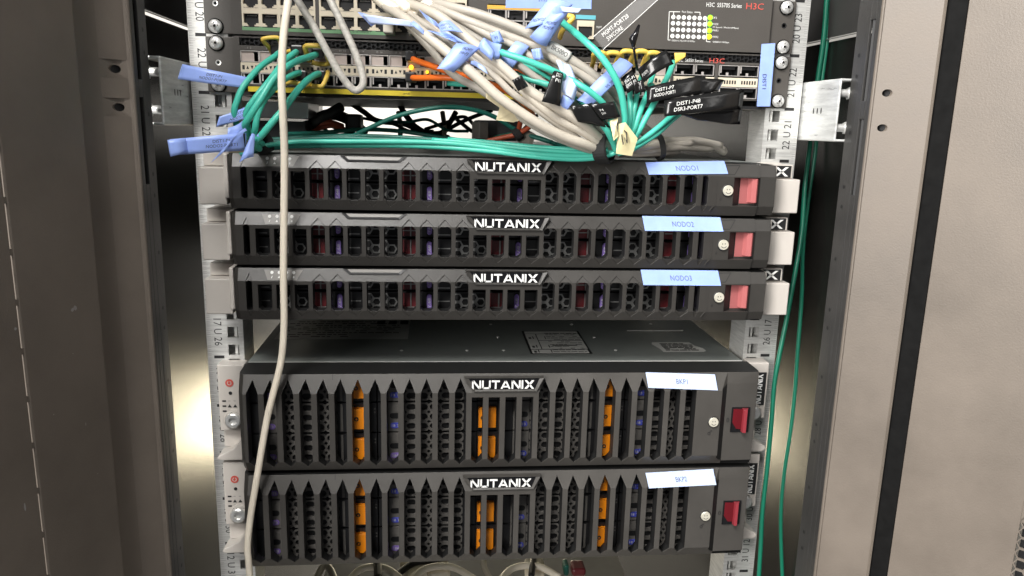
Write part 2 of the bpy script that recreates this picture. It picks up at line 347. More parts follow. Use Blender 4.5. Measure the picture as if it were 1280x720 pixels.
# doors standing open
def door(s):
    if s > 0:
        t = cpart('cabinet_door', 'grey perforated cabinet door standing open at the far right', 'door')
        A = Vector((302.6, -135)); d = Vector((0.66, -0.75)).normalized()
    else:
        t = cpart('cabinet_door', 'dark grey cabinet door with a line of slots, standing open at the far left', 'door')
        A = Vector((-278.8, -140)); d = Vector((-0.30, -0.95)).normalized()
    nrm = Vector((-d.y, d.x)) if s > 0 else Vector((d.y, -d.x))     # pointing away from the viewer side
    if nrm.y < 0: nrm = -nrm
    z0, z1 = -620, (260 if s > 0 else 560)
    P = lambda a, b: (A+d*a+nrm*b)
    def slab(name, mat, a0, a1, b0, b1, za=z0, zb=z1, bevel=0):
        q = [P(a0, b0), P(a1, b0), P(a1, b1), P(a0, b1)]
        ar = sum(q[i].x*q[(i+1) % 4].y-q[(i+1) % 4].x*q[i].y for i in range(4))
        if ar < 0: q.reverse()
        mm = MB(); mm.vprism([tuple(v) for v in q], za, zb); return mm.build(name, mat, t, bevel=bevel)
    def along(px, py):
        dd = _w + _r*((px-640)/F_PX) - _u*((py-360)/F_PX)
        # intersect the vertical door plane
        n3 = Vector((nrm.x, nrm.y, 0)); k = (Vector((A.x, A.y, 0))-CAM*1000).dot(n3)/dd.dot(n3)
        p = CAM*1000+dd*k; return (Vector((p.x, p.y))-A).dot(d), p.z
    if s > 0:
        a1, zz = along(1279, 560); pit = 8.2
        xh, _ = along(1266, 705)
        slab('door_sheet', 'powder', 0, xh, 0, 1.6, bevel=0.4)
        # hexagonal perforation: rows of hexagon cells
        mm = MB(); R = pit/math.sqrt(3)
        top = along(1278, 666)[1]
        cols = 14
        slab('upper_sheet', 'powder', xh+0.01, xh+120, 0, 1.6, top+pit*0.9, z1)
        slab('far_sheet', 'powder', xh+cols*R*1.5+2, xh+160, 0, 1.6, z0, top+pit*0.9-0.1)
        for c in range(cols):
            for k in range(-1, 40):
                ca = xh+R*0.9+c*R*1.5; cz = top-k*pit-(pit/2 if c % 2 else 0)
                o6 = [(ca+R*math.cos(math.pi/3*j), cz+R*math.sin(math.pi/3*j)) for j in range(6)]
                i6 = [(ca+R*.80*math.cos(math.pi/3*j), cz+R*.80*math.sin(math.pi/3*j)) for j in range(6)]
                for j in range(6):
                    q = [o6[j], o6[(j+1) % 6], i6[(j+1) % 6], i6[j]]
                    mm.poly([(*P(a, 0.0), z) for a, z in q])
                    mm.poly([(*P(a, b), z) for (a, z), b in ((i6[j], 0), (i6[(j+1) % 6], 0), (i6[(j+1) % 6], 1.2), (i6[j], 1.2))])
        o = mm.build('perforated_mesh', 'powder', t); o['kind'] = 'stuff'
        slab('mesh_backing', 'inner', xh+0.5, xh+110, 14, 15, z0, top+6)
        # dark seal and hinge side return
        mm = MB(); q = [(292.6, -120), (302.0, -135), (304.5, -134), (297, -118)]
        mm.vprism(q, z0, z1); mm.build('rubber_seal', 'rubber', t)
        mm = MB(); mm.vprism([(290.9, -121.5), (291.9, -126.6), (292.7, -126.6), (292.5, -121.5)], z0, z1); mm.build('frame_lip', 'powder', t)
    else:
        xs, _ = along(7, 240); xs2, _ = along(57, 700)
        xs = (xs+xs2)/2; hw = 0.75
        slab('door_sheet', 'powder', 0, xs-hw, 0, 2.6, bevel=1.0)
        slab('outer_sheet', 'powder', xs+hw, xs+330, 0, 1.6, bevel=0.3)
        zref = along(15, 315)[1]; pitch = along(15, 315)[1]-along(22, 378)[1]
        for k in range(-7, 9):
            zc = zref-k*pitch
            slab('slot_bridge', 'powder', xs-hw-0.05, xs+hw+0.05, 0.25, 1.5, zc-1.8, zc+1.8)
        slab('slot_backing', 'inner', xs-8, xs+8, 10, 11)
        slab('edge_return', 'powder_dark', 0.2, 2.0, 1.7, 14)
        # scuffs left by handling
        mm = MB()
        for (px, py, w, h) in ((93, 383, 5, 3), (31, 634, 1.6, 6), (19, 411, 2.2, 2), (67, 518, 1, 1), (107, 530, .8, 3), (122, 592, .9, .8), (91, 442, .8, .8)):
            a, z = along(px, py)
            n = 9
            for j in range(3 if w > 3 else 1):
                aa = a+random.uniform(-2, 2)*(w > 3); z2 = z+random.uniform(-2, 2)*(w > 3); ww = w*(.3 if w > 3 else .5)
                mm.poly([(*P(aa+ww*math.cos(2*math.pi*q/n)*random.uniform(.7, 1), -0.15), z2+h*.5*math.sin(2*math.pi*q/n)*random.uniform(.7, 1)) for q in range(n)])
        mm.build('scuff_marks', 'grey_print', t)['kind'] = 'stuff'
    return t
door(-1); door(1)

# ------------------------------------------------------------------ rails with square holes, scale and numbers
def rail(s, side):
    t = cpart('rack_rail', 'galvanised steel mounting rail with square holes and black unit numbers, %s side' % side, 'rack rail', group='front mounting rails')
    X = lambda a: s*a
    mm = MB(); hx = 232.55; n0, n1 = -2, 13
    prev = None
    cells = []
    for n in range(n0, n1):
        for off in (6.35, 22.225, 38.1): cells.append(-n*U-off)
    for i, zc in enumerate(cells):
        zt = (cells[i-1]+zc)/2 if i else zc+8; zb = (cells[i+1]+zc)/2 if i+1 < len(cells) else zc-8
        out = [(X(225.5), zb), (X(239.6), zb), (X(239.6), zt), (X(225.5), zt)]; h = 4.7
        inn = [(X(hx-h), zc-h), (X(hx+h), zc-h), (X(hx+h), zc+h), (X(hx-h), zc+h)]
        mm.ring(out, inn, 0, 2)
    zt, zb = cells[0]+8, cells[-1]-8
    mm.box(X(239.6), X(255), 0, 2, zb, zt)
    mm.box(X(253), X(255), 2, 40, zb, zt); mm.box(X(224), X(225.5), 0, 34, zb, zt)
    mm.build('flange', 'zinc', t)
    bx('inner_channel', 'lip', t, X(230.2), X(232.4), 4, 6, zb, zt)
    bx('channel_back', 'zinc', t, X(226), X(252), 10, 11, zb, zt)
    for n in range(n0, n1+1): bx('unit_tick', 'print_black', t, X(241.0), X(249.5), -0.12, 0.02, -n*U-1.3, -n*U+1.3)
    mm = MB(); k = 0; z = zt
    while z > zb:
        mm.box(X(254.4), X(251.5 if k % 5 else 249.8), -0.06, 0.02, z-.12, z+.12); z -= 1.905; k += 1
    mm.build('scale_lines', 'grey_print', t)['kind'] = 'stuff'
    for n in range(n0, n1):
        a, b = 22-n, 21+n; zc = -n*U-U/2
        if s < 0: text('unit_number', '%d U %d' % (a, b), (X(245.2), -0.15, zc), (0, 0, -1), (1, 0, 0), 6.6, 'print_black', t, width=24)
        else: text('unit_number', '%d U %d' % (b, a), (X(245.2), -0.15, zc), (0, 0, 1), (-1, 0, 0), 6.6, 'print_black', t, width=24)
    return t
rail(-1, 'left'); rail(1, 'right')

def bracket(s, side):
    t = cpart('support_bracket', 'bright zinc channel bracket holding the %s rail, two bolts inside' % side, 'bracket', group='zinc rail brackets')
    X = lambda a: s*a
    zt, zb = -21.5, -70.5
    q = [(257, zb), (257, zt), (272, zt), (272, zt-2), (259, zt-2), (259, zb+2), (272, zb+2), (272, zb)]
    pts = [(X(a), b) for a, b in q]
    if s > 0: pts.reverse()
    mm = MB(); mm.prism(pts, -60, 30); mm.build('channel', 'zinc_b', t, bevel=1.0)
    for z in (zt-11, zb+11):
        mm = MB()
        mm.tube([(X(259), -54, z), (X(268), -54, z)], 3.2, 14)
        mm.tube([(X(267.5), -54, z), (X(271.5), -54, z)], 5.0, 6)
        mm.build('bolt', 'steel', t)
    mm = MB()
    for k in range(3):
        y = -21-k*6.5
        mm.poly([(X(256.85), y+1.1*math.cos(a*math.pi/5), (zt+zb)/2+2.6*math.sin(a*math.pi/5)) for a in range(10)])
    mm.build('punched_slots', 'inner', t)['kind'] = 'stuff'
    return t
bracket(-1, 'left'); bracket(1, 'right')

# ------------------------------------------------------------------ shared small parts
def nutanix(h, w):
    """stroke letters: outlines in a box w x h, centred"""
    st = 0.19
    L = []
    def q(*p): L.append(p)
    lw = [1.05, 1.0, .95, 1.15, 1.05, .26, 1.1]; gap = .12; tot = sum(lw)+gap*6; x = 0
    def bar(x0, y0, x1, y1, t):       # slanted bar of horizontal thickness t
        q((x0, y0), (x0+t, y0), (x1+t, y1), (x1, y1))
    for ch, b in zip('NUTANIX', lw):
        if ch == 'N':
            bar(x, 0, x, 1, st); bar(x+b-st, 0, x+b-st, 1, st); bar(x+b-st*1.35, 0, x, 1, st*1.35)
        elif ch == 'U':
            bar(x, .16, x, 1, st); bar(x+b-st, .16, x+b-st, 1, st); q((x+.12, 0), (x+b-.12, 0), (x+b-.02, .17), (x+.02, .17))
            q((x, .16), (x+.12, 0), (x+st+.1, .17), (x+st, .2)); q((x+b-.12, 0), (x+b, .16), (x+b-st, .2), (x+b-st-.1, .17))
        elif ch == 'T':
            q((x, .82), (x+b, .82), (x+b, 1), (x, 1)); bar(x+b/2-st/2, 0, x+b/2-st/2, .82, st)
        elif ch == 'A':
            bar(x, 0, x+b/2-st*.55, 1, st*1.1); bar(x+b-st*1.1, 0, x+b/2-st*.55, 1, st*1.1); q((x+.28, .18), (x+b-.28, .18), (x+b-.34, .33), (x+.34, .33))
        elif ch == 'I': bar(x, 0, x, 1, st)
        elif ch == 'X':
            bar(x, 0, x+b-st*1.4, 1, st*1.4); bar(x+b-st*1.4, 0, x, 1, st*1.4)
        x += b+gap
    return [[((px/tot-.5)*w, (py-.5)*h) for px, py in p] for p in L]
def screw_mesh():
    mm = MB()
    mm.lathe(0, 0, [(6.1, 0), (6.1, -1.0), (5.6, -1.1)], 22, 1)  # black ring stands in for the shadow round the head
    mm.lathe(0, 0, [(5.2, -1.1), (5.2, -2.2), (4.5, -3.3), (3.0, -4.0), (1.0, -4.3)], 22, 0)
    for a in (0.5, 0.5+math.pi/2):
        c, sn = math.cos(a), math.sin(a)
        p = [(-2.9, -.55), (2.9, -.55), (2.9, .55), (-2.9, .55)]
        mm.poly([(x*c-z*sn, -4.42 if abs(x) < 1 else -4.15, x*sn+z*c) for x, z in p], 2)
    return mm.mesh('screw', ['steel', 'rubber', 'tray'], True)
SCREW = screw_mesh()
def lock_mesh():
    mm = MB(); mm.lathe(0, 0, [(5.0, 1), (5.0, -.4), (4.2, -1.0)], 26, 1); mm.lathe(0, 0, [(4.3, -.6), (4.3, -1.6), (3.9, -2.1)], 26, 0)
    for dx, dz in ((-1.2, .9), (.9, 1.0)): mm.box(dx-.35, dx+.35, -2.25, -2.0, dz-.5, dz+.5, 2)
    for k in range(8):
        a0, a1 = math.pi*(1.15+.7*k/8), math.pi*(1.15+.7*(k+1)/8)
        mm.poly([(r*math.cos(a), -2.2, r*math.sin(a)) for r, a in ((2.0, a0), (2.0, a1), (2.7, a1), (2.7, a0))], 2)
    return mm.mesh('lock', ['lock', 'bezel_dark', 'tray'], False)
LOCK = lock_mesh()

# ------------------------------------------------------------------ bezels
XI = [-207.0+14.12*i for i in range(27)]
def bezel_mesh(YF, slope, zt, zs, zb, zbot, tipu, tipd, hw, kinds, xl, xr, recess, depth, wx=()):
    mm = MB()
    def y(z):
        if z > zs: return YF+slope*(z-zs)/(zt-zs)
        if z < zb: return YF+slope*(zb-z)/(zb-zbot)
        return YF
    def pl(pts, off=0, m=0): mm.poly([(x, y(z)+off, z) for x, z in pts], m)
    bnd = [xl]+[(XI[i]+XI[i+1])/2 for i in range(26)]+[xr]
    for i, xc in enumerate(XI):
        kd = kinds[i]; h = hw
        if kd == 'n':
            h = 2.4; xc += 2.0 if i == 0 else -2.0
        L, R = bnd[i], bnd[i+1]; a, b = xc-h, xc+h
        tip = kd in ('t', 'n')
        ztop = zs if tip or kd == 'none' else float(kd)
        # upper band
        if tip:
            pl([(L, zs), (a, zs), (xc, tipu), (xc, zt), (L, zt)]); pl([(b, zs), (R, zs), (R, zt), (xc, zt), (xc, tipu)])
        else:
            pl([(L, zs), (R, zs), (R, zt), (L, zt)])
        pl([(L, zb), (a, zb), (a, zs), (L, zs)]); pl([(b, zb), (R, zb), (R, zs), (b, zs)])
        if ztop < zs: pl([(a, ztop), (b, ztop), (b, zs), (a, zs)])
        pl([(L, zbot), (xc, zbot), (xc, tipd), (a, zb), (L, zb)]); pl([(xc, zbot), (R, zbot), (R, zb), (b, zb), (xc, tipd)])
        up = [(b, ztop), (xc, tipu), (a, ztop)] if tip else [(b, ztop), (a, ztop)]
        cont = [(a, zb), (xc, tipd), (b, zb)]+up
        n = len(cont)
        if recess:
            for k in range(n):
                p, q = cont[k], cont[(k+1) % n]
                mm.poly([(p[0], y(p[1]), p[1]), (q[0], y(q[1]), q[1]), (q[0], y(q[1])+recess, q[1]), (p[0], y(p[1])+recess, p[1])])
            if tip: pl([(a, zs), (b, zs), (xc, tipu)], recess)
            pl([(a, zb), (xc, tipd), (b, zb)], recess)
            c = min(2.3, h*.6); ct = c if ztop >= zs else 0.8
            hole = [(a, zb+c), (a+c, zb), (b-c, zb), (b, zb+c), (b, ztop-ct), (b-ct, ztop), (a+ct, ztop), (a, ztop-ct)]
            pl([(a, zb), (a+c, zb), (a, zb+c)], recess); pl([(b, zb), (b, zb+c), (b-c, zb)], recess)
            pl([(a, ztop), (a, ztop-ct), (a+ct, ztop)], recess); pl([(b, ztop), (b-ct, ztop), (b, ztop-ct)], recess)
            for k in range(8):
                p, q = hole[k], hole[(k+1) % 8]
                mm.poly([(p[0], YF+recess, p[1]), (q[0], YF+recess, q[1]), (q[0], YF+depth, q[1]), (p[0], YF+depth, p[1])], 1)
        else:
            for k in range(n):
                p, q = cont[k], cont[(k+1) % n]
                ym = lambda r: y(r[1])+1.0
                mm.poly([(p[0], y(p[1]), p[1]), (q[0], y(q[1]), q[1]), (q[0], ym(q), q[1]), (p[0], ym(p), p[1])])
                mm.poly([(p[0], ym(p), p[1]), (q[0], ym(q), q[1]), (q[0], YF+depth, q[1]), (p[0], YF+depth, p[1])], 1)
    return mm, y

# ---- 1U bezel
YF1 = -50; Z1 = dict(zt=-1.4, zs=-11.2, zb=-35.3, zbot=-43.4, tipu=-5.6, tipd=-40.3)
k1 = ['n']+['-14.0']*3+['t']*2+['none']*3+['t']*4+['-17.2']*4+['t']*9+['n']
assert len(k1) == 27
def make_bezel_1u():
    mm, y = bezel_mesh(YF1, 4.0, hw=5.35, kinds=k1, xl=-213.5, xr=164.5, recess=0.8, depth=11, **Z1)
    zt, zs, zb, zbot = Z1['zt'], Z1['zs'], Z1['zb'], Z1['zbot']; YT = YF1+4
    # left end: rounded corner going back
    for (za, zc_) in ((zt, zs), (zs, zb), (zb, zbot)):
        ya, yb = y(za), y(zc_)
        mm.poly([(-217.2, yb+4, zc_), (-213.5, yb, zc_), (-213.5, ya, za), (-217.2, ya+4, za)])
        mm.poly([(-217.8, -14, zc_), (-217.2, yb+4, zc_), (-217.2, ya+4, za), (-217.8, -14, za)])
    # right panel with the latch well
    x0, x1, x2 = 164.5, 182, 203.4; zu, zl = -12.2, -35.0
    for a, b in ((zt, zs), (zb, zbot)): mm.poly([(x0, y(b), b), (x2, y(b), b), (x2, y(a), a), (x0, y(a), a)])
    mm.poly([(x0, YF1, zb), (x1, YF1, zb), (x1, YF1, zs), (x0, YF1, zs)])
    mm.poly([(x1, YF1, zu), (x2, YF1, zu), (x2, YF1, zs), (x1, YF1, zs)])
    mm.poly([(x1, YF1, zb), (x2, YF1, zb), (x2, YF1, zl), (x1, YF1, zl)])
    yw = YF1+7; xw = 189.5
    mm.poly([(x1, YF1, zl), (xw, yw, zl-0), (xw, yw, zu), (x1, YF1, zu)], 1)  # well wall turned from the light, its shade put into the colour
    mm.poly([(xw, yw, zl), (x2, yw, zl), (x2, yw, zu), (xw, yw, zu)])
    mm.poly([(x1, YF1, zu), (xw, yw, zu), (x2, yw, zu), (x2, YF1, zu)], 1); mm.poly([(x1, YF1, zl), (x2, YF1, zl), (x2, yw, zl), (xw, yw, zl)])
    mm.poly([(x2, YF1, zl), (x2, YF1, zu), (x2, yw, zu), (x2, yw, zl)], 1)
    # end cap, a little set back
    e0, e1 = 203.9, 217.5
    for a, b in ((zt-.6, zs), (zs, zb), (zb, zbot+.8)): mm.poly([(e0, y(b)+1.2, b), (e1, y(b)+1.2, b), (e1, y(a)+1.2, a), (e0, y(a)+1.2, a)])
    mm.poly([(e1, -46, zbot+.8), (e1+.6, -14, zbot+.8), (e1+.6, -14, zt-.6), (e1, -46, zt-.6)])
    mm.poly([(e1, YF1+1.2, zb), (e1, -46, zbot+.8), (e1, -46, zt-.6), (e1, YF1+1.2, zs)])
    mm.poly([(e0, -30, zbot), (e0, YF1+1.2, zb), (e0, YF1+1.2, zs), (e0, -30, zt)], 1)
    # top and bottom skins
    mm.poly([(-217, YT+3, zt), (-213.5, YT, zt), (217, YT+1.2, zt), (217, -12, zt), (-217, -12, zt)], 1)
    mm.poly([(-217, YT+3, zbot), (-217, -12, zbot), (217, -12, zbot), (217, YT+1.2, zbot), (-213.5, YT, zbot)], 1)
    # sloped facet right of the last narrow opening and the outlined pad above
    mm.poly([(166.5, YF1-.25, -14.5), (168, YF1-.25, -14.5), (168, YF1-.25, -34), (163, YF1-.25, -39.6), (162, YF1-.2, -39.4), (166.5, YF1-.25, -33.5)])
    for p, q in (((164, -3.2), (187, -2.4)), ((187, -2.4), (182, -9.8)), ((182, -9.8), (156, -9.8))):
        d = (Vector(q)-Vector(p)).normalized(); nn = Vector((-d.y, d.x))*.28
        pts = [Vector(p)+nn, Vector(p)-nn, Vector(q)-nn, Vector(q)+nn]
        mm.poly([(v.x, y(v.y)-.12, v.y) for v in pts], 1)
    return mm.mesh('bezel', ['bezel', 'bezel_dark'])
BEZ1 = make_bezel_1u()
# ---- 2U bezel
YF2 = -50; Z2 = dict(zt=-1.6, zs=-16.4, zb=-76.0, zbot=-86.2, tipu=-5.6, tipd=-82.0)
k2 = ['t']*13+['-20.5']*4+['t']*10
def make_bezel_2u():
    mm, y = bezel_mesh(YF2, 6.5, hw=4.75, kinds=k2, xl=-214.5, xr=167.5, recess=0, depth=13, **Z2)
    zt, zs, zb, zbot = Z2['zt'], Z2['zs'], Z2['zb'], Z2['zbot']; YT = YF2+6.5
    for (za, zc_) in ((zt, zs), (zs, zb), (zb, zbot)):
        ya, yb = y(za), y(zc_)
        xa = -214.5-(5 if za < zt or 1 else 0)
        mm.poly([(-219, yb+7, zc_), (-214.5, yb, zc_), (-214.5, ya, za), (-219, ya+7, za)])
        mm.poly([(-219.6, -14, zc_), (-219, yb+7, zc_), (-219, ya+7, za), (-219.6, -14, za)], 1)
    x0, x1, xw, x2 = 167.5, 187.5, 193.2, 221.0; yp = YF2+5.0; zu, zl = -11.5, -83.0
    # left lock panel
    for a, b in ((zt, zs), (zs, zb), (zb, zbot)): mm.poly([(x0, y(b), b), (x1, y(b), b), (x1, y(a), a), (x0, y(a), a)])
    # slope down to the plate
    mm.poly([(x1, y(zb), zb-3), (xw, yp, zl), (xw, yp, zu), (x1, y(-15), -15), ], 1)  # shade of this slope put into the dark colour
    mm.poly([(x1, y(-15), -15), (xw, yp, zu), (xw, y(zt), zt), (x1, y(zt), zt)])
    mm.poly([(x1, y(zbot), zbot), (xw, y(zbot), zbot), (xw, yp, zl), (x1, y(zb-3), zb-3)])
    mm.poly([(xw, yp, zl), (x2, yp+.6, zl), (x2, yp+.6, zu), (xw, yp, zu)])
    mm.poly([(xw, yp, zu), (x2, yp+.6, zu), (x2, y(zt), zt), (xw, y(zt), zt)])
    mm.poly([(xw, y(zbot)+2, zbot), (x2, y(zbot)+2, zbot), (x2, yp+.6, zl), (xw, yp, zl)], 1)
    mm.poly([(x2, yp+.6, zl), (x2+2.2, yp+6, zl), (x2+2.2, yp+6, zt-2), (x2, yp+.6, zt)]); mm.poly([(x2+2.2, yp+6, zl), (x2+2.6, -14, zl), (x2+2.6, -14, zt-2), (x2+2.2, yp+6, zt-2)], 1)
    YB = -11
    mm.poly([(-219, YT+7, zt), (-214.5, YT, zt), (x2, YT, zt), (x2+2.2, YT+6, zt-.5), (x2+2.4, YB, zt-.5), (-219, YB, zt)], 1)
    mm.poly([(-219, YT+7, zbot), (-219, YB, zbot), (x2+2.4, YB, zbot), (x2, YT, zbot), (-214.5, YT, zbot)], 1)
    # hairline joint of the two bezel halves
    mm.poly([(-143.0, y(zt)-.1, zt), (-142.6, y(zt)-.1, zt), (-142.6, y(-6)-.1, -6), (-143.0, y(-6)-.1, -6)], 1)
    return mm.mesh('bezel', ['bezel_grey', 'bezel_dark'])
BEZ2 = make_bezel_2u()

def logo(parent, YF, zu, zl, th, tw, bm='bezel', xu=(-35, 32), xd=(-26.5, 26)):
    """recessed trapezoid name plate with raised rim and letters; zu/zl in local mm"""
    mm = MB(); yo = YF-1.8; yi = YF-0.6; r = 1.7
    O = [(xd[0], zl), (xd[1], zl), (xu[1], zu), (xu[0], zu)]
    I = [(xd[0]+r*.9, zl+r*.8), (xd[1]-r*.9, zl+r*.8), (xu[1]-r*2.3, zu-r*.45), (xu[0]+r*2.3, zu-r*.45)]
    for k in range(4):
        a, b, c, d = O[k], O[(k+1) % 4], I[(k+1) % 4], I[k]
        mm.poly([(a[0], yo, a[1]), (b[0], yo, b[1]), (c[0], yi, c[1]), (d[0], yi, d[1])])
        mm.poly([(a[0], yo+6, a[1]), (b[0], yo+6, b[1]), (b[0], yo, b[1]), (a[0], yo, a[1])])
    mm.poly([(p[0], yi, p[1]) for p in I], 1)
    pl = mm.build('name_plate', [bm, 'gloss_black'], parent)
    mm = MB(); cx = -2.3; cz = (zu+zl)/2-.1
    for p in nutanix(th, tw):
        ar = sum(p[i][0]*p[(i+1) % len(p)][1]-p[(i+1) % len(p)][0]*p[i][1] for i in range(len(p)))
        q = p if ar > 0 else p[::-1]
        mm.prism([(cx+x, cz+z) for x, z in q], yi-.9, yi+.1)
    mm.build('logo_letters', 'letters', parent)

def tape_label(parent, corners, txt, mat='tape', th=4.2, tw=None, YF=-50, ink='ink_soft'):
    """paper label stuck on a bezel: corners (x,z,y) TL TR BR BL"""
    C = [Vector((x, y-.35, z)) for x, z, y in corners]
    def Sf(u, v): return (C[0]*(1-u)+C[1]*u)*(1-v)+(C[3]*(1-u)+C[2]*u)*v
    mm = MB(); n = 10
    for i in range(n):
        for j in range(3):
            mm.poly([Sf(i/n, (j+1)/3), Sf((i+1)/n, (j+1)/3), Sf((i+1)/n, j/3), Sf(i/n, j/3)])
    lb = mm.build('name_label', mat, parent, solid=0.2)
    r = (C[1]-C[0]).normalized(); u = (C[0]-C[3]).normalized(); c = Sf(.5, .52)+Vector((0, -.3, 0))
    text('label_text', txt, c, r, u, th, ink, parent, width=tw)
    return lb

# ------------------------------------------------------------------ drives
def hexes(mm, x0, x1, z0, z1, y, R, m=0, depth=.8, k=.74):
    pit = R*math.sqrt(3); c = 0; x = x0+R
    while x < x1-R*.5:
        z = z1-pit/2-(pit/2 if c % 2 else 0)
        while z > z0+pit*.3:
            o = [(x+R*math.cos(math.pi/3*j), z+R*math.sin(math.pi/3*j)) for j in range(6)]
            i = [(x+R*k*math.cos(math.pi/3*j), z+R*k*math.sin(math.pi/3*j)) for j in range(6)]
            mm.ring(o, i, y, depth, m); z -= pit
        x += R*1.5; c += 1
DW1, DH1 = 73.2, 19.0
def drive1_meshes():
    b = MB(); W, H = DW1, DH1
    b.box(.4, W-.4, 1.2, 60, -H+.5, -.5, 0)
    b.box(.4, 14.5, -.6, 1.2, -H+.5, -.5, 1)                       # plain dark handle end
    b.box(3, 13, -1.0, -.6, -H+2, -H+3.0, 2); b.box(3, 13, -1.0, -.6, -8.6, -7.8, 2)
    for z in (-.5, -H+1.6): b.box(14.5, 45, -.6, 1.2, z-1.1, z, 1)
    for x in (14.5, 29.2, 44.0): b.box(x, x+.9, -.4, 1.2, -H+.5, -.5, 1)
    body = b.mesh('drive', ['inner', 'tray_black', 'mesh_grey'])
    v = MB(); hexes(v, 15, 44.5, -H+1.6, -1.6, -.2, 4.3, 0, 1.0, .70); vent = v.mesh('vent', ['mesh_grey'])
    l = MB(); l.box(46, 53.2, -1.0, 1.2, -H+1.2, -1.2, 0); l.box(53.4, 54.3, -1.3, 1.2, -H+1.2, -1.2, 1); l.box(54.6, 58, -.6, 1.2, -H+1.2, -1.2, 2); l.box(46, 58, -1.5, -1.0, -H+6.2, -H+5.4, 1)
    latch = l.mesh('latch', ['maroon', 'mesh_grey', 'maroon'])
    c = MB(); c.box(60, 66.5, -.3, 1.2, -H+.8, -.8, 1)
    p = []
    for k in range(16):
        a = 2*math.pi*k/16; p.append((69.0+2.0*math.cos(a), -H/2+(5.0 if math.sin(a) > 0 else -5.0)+2.2*math.sin(a)))
    c.prism(p, -.9, 1.2, 0)
    lab = c.mesh('capacity_label', ['purple', 'tray_black'])
    return body, vent, latch, lab
D1 = drive1_meshes()
DW2, DH2 = 107.4, 27.4
def drive2_meshes():
    W, H = DW2, DH2
    b = MB(); b.box(.5, W-.5, 2.0, 60, -H+.5, -.5, 0)
    b.box(.5, 9.0, -.5, 2.0, -H+.6, -.6, 1); b.box(9.4, 23.5, -.2, 2, -H+.6, -.6, 2)
    b.box(74, 85, -1.0, 2.0, -H+.6, -.6, 1); b.box(76.5, 78.5, -1.6, -1.0, -H+1.6, -1.6, 2)
    body = b.mesh('drive', ['inner', 'tray_black', 'tray'])
    v = MB(); x0, nx, wx = 23.8, 5, 10.0; hh = (H-1.4)/3.0
    for i in range(nx):
        for j in range(3):
            cx, cz = x0+wx*(i+.5), -.7-hh*(j+.5); out = []; inn = []; n = 16
            for k in range(n):
                a = 2*math.pi*(k+.5)/n; ca, sa = math.cos(a), math.sin(a); q = max(abs(ca), abs(sa))
                out.append((cx+wx/2*ca/q, cz+hh/2*sa/q))
                inn.append((cx+(1.2 if ca > 0 else -1.2)+2.9*ca, cz+2.9*sa))
            v.ring(out, inn, -.2, 2.0)
    vent = v.mesh('vent', ['tray'])
    l = MB(); l.box(86.5, 101.5, -4.4, 2, -H+4.6, -4.6, 0); l.lathe(90.2, -H/2, [(1.9, -4.35), (1.9, -4.75), (1.2, -4.8)], 14, 1); l.lathe(90.2, -H/2, [(.8, -4.7), (.8, -5.0)], 10, 0)
    l.box(102, W-.6, -.6, 2, -H+.6, -.6, 1); l.box(86, 102, -.2, 1.8, -H+.6, -.6, 1)
    l.lathe(105.4, -6, [(.8, -.5), (.8, -.8)], 10, 2); l.lathe(105.4, -9, [(.8, -.5), (.8, -.8)], 10, 2)
    latch = l.mesh('latch', ['orange_p', 'tray_black', 'tray'])
    c = MB()
    p = []
    for k in range(16):
        a = 2*math.pi*k/16; p.append((16.5+(3.2 if math.cos(a) > 0 else -3.2)+2.4*math.cos(a), -H+6.2+2.5*math.sin(a)))
    c.prism(p, -.8, 0, 0)
    for j, zz in enumerate((-6.0, -12.5)):
        p = [(16.5+(3.4 if math.cos(2*math.pi*k/16) > 0 else -3.4)+2.6*math.cos(2*math.pi*k/16), zz+2.6*math.sin(2*math.pi*k/16)) for k in range(16)]
        c.prism(p, -.45, 0, 1 if j else 2)
    labs = [c.mesh('capacity_label', [mt, 'inner', 'tray']) for mt in ('purple', 'navy')]
    return body, vent, latch, labs
D2 = drive2_meshes()

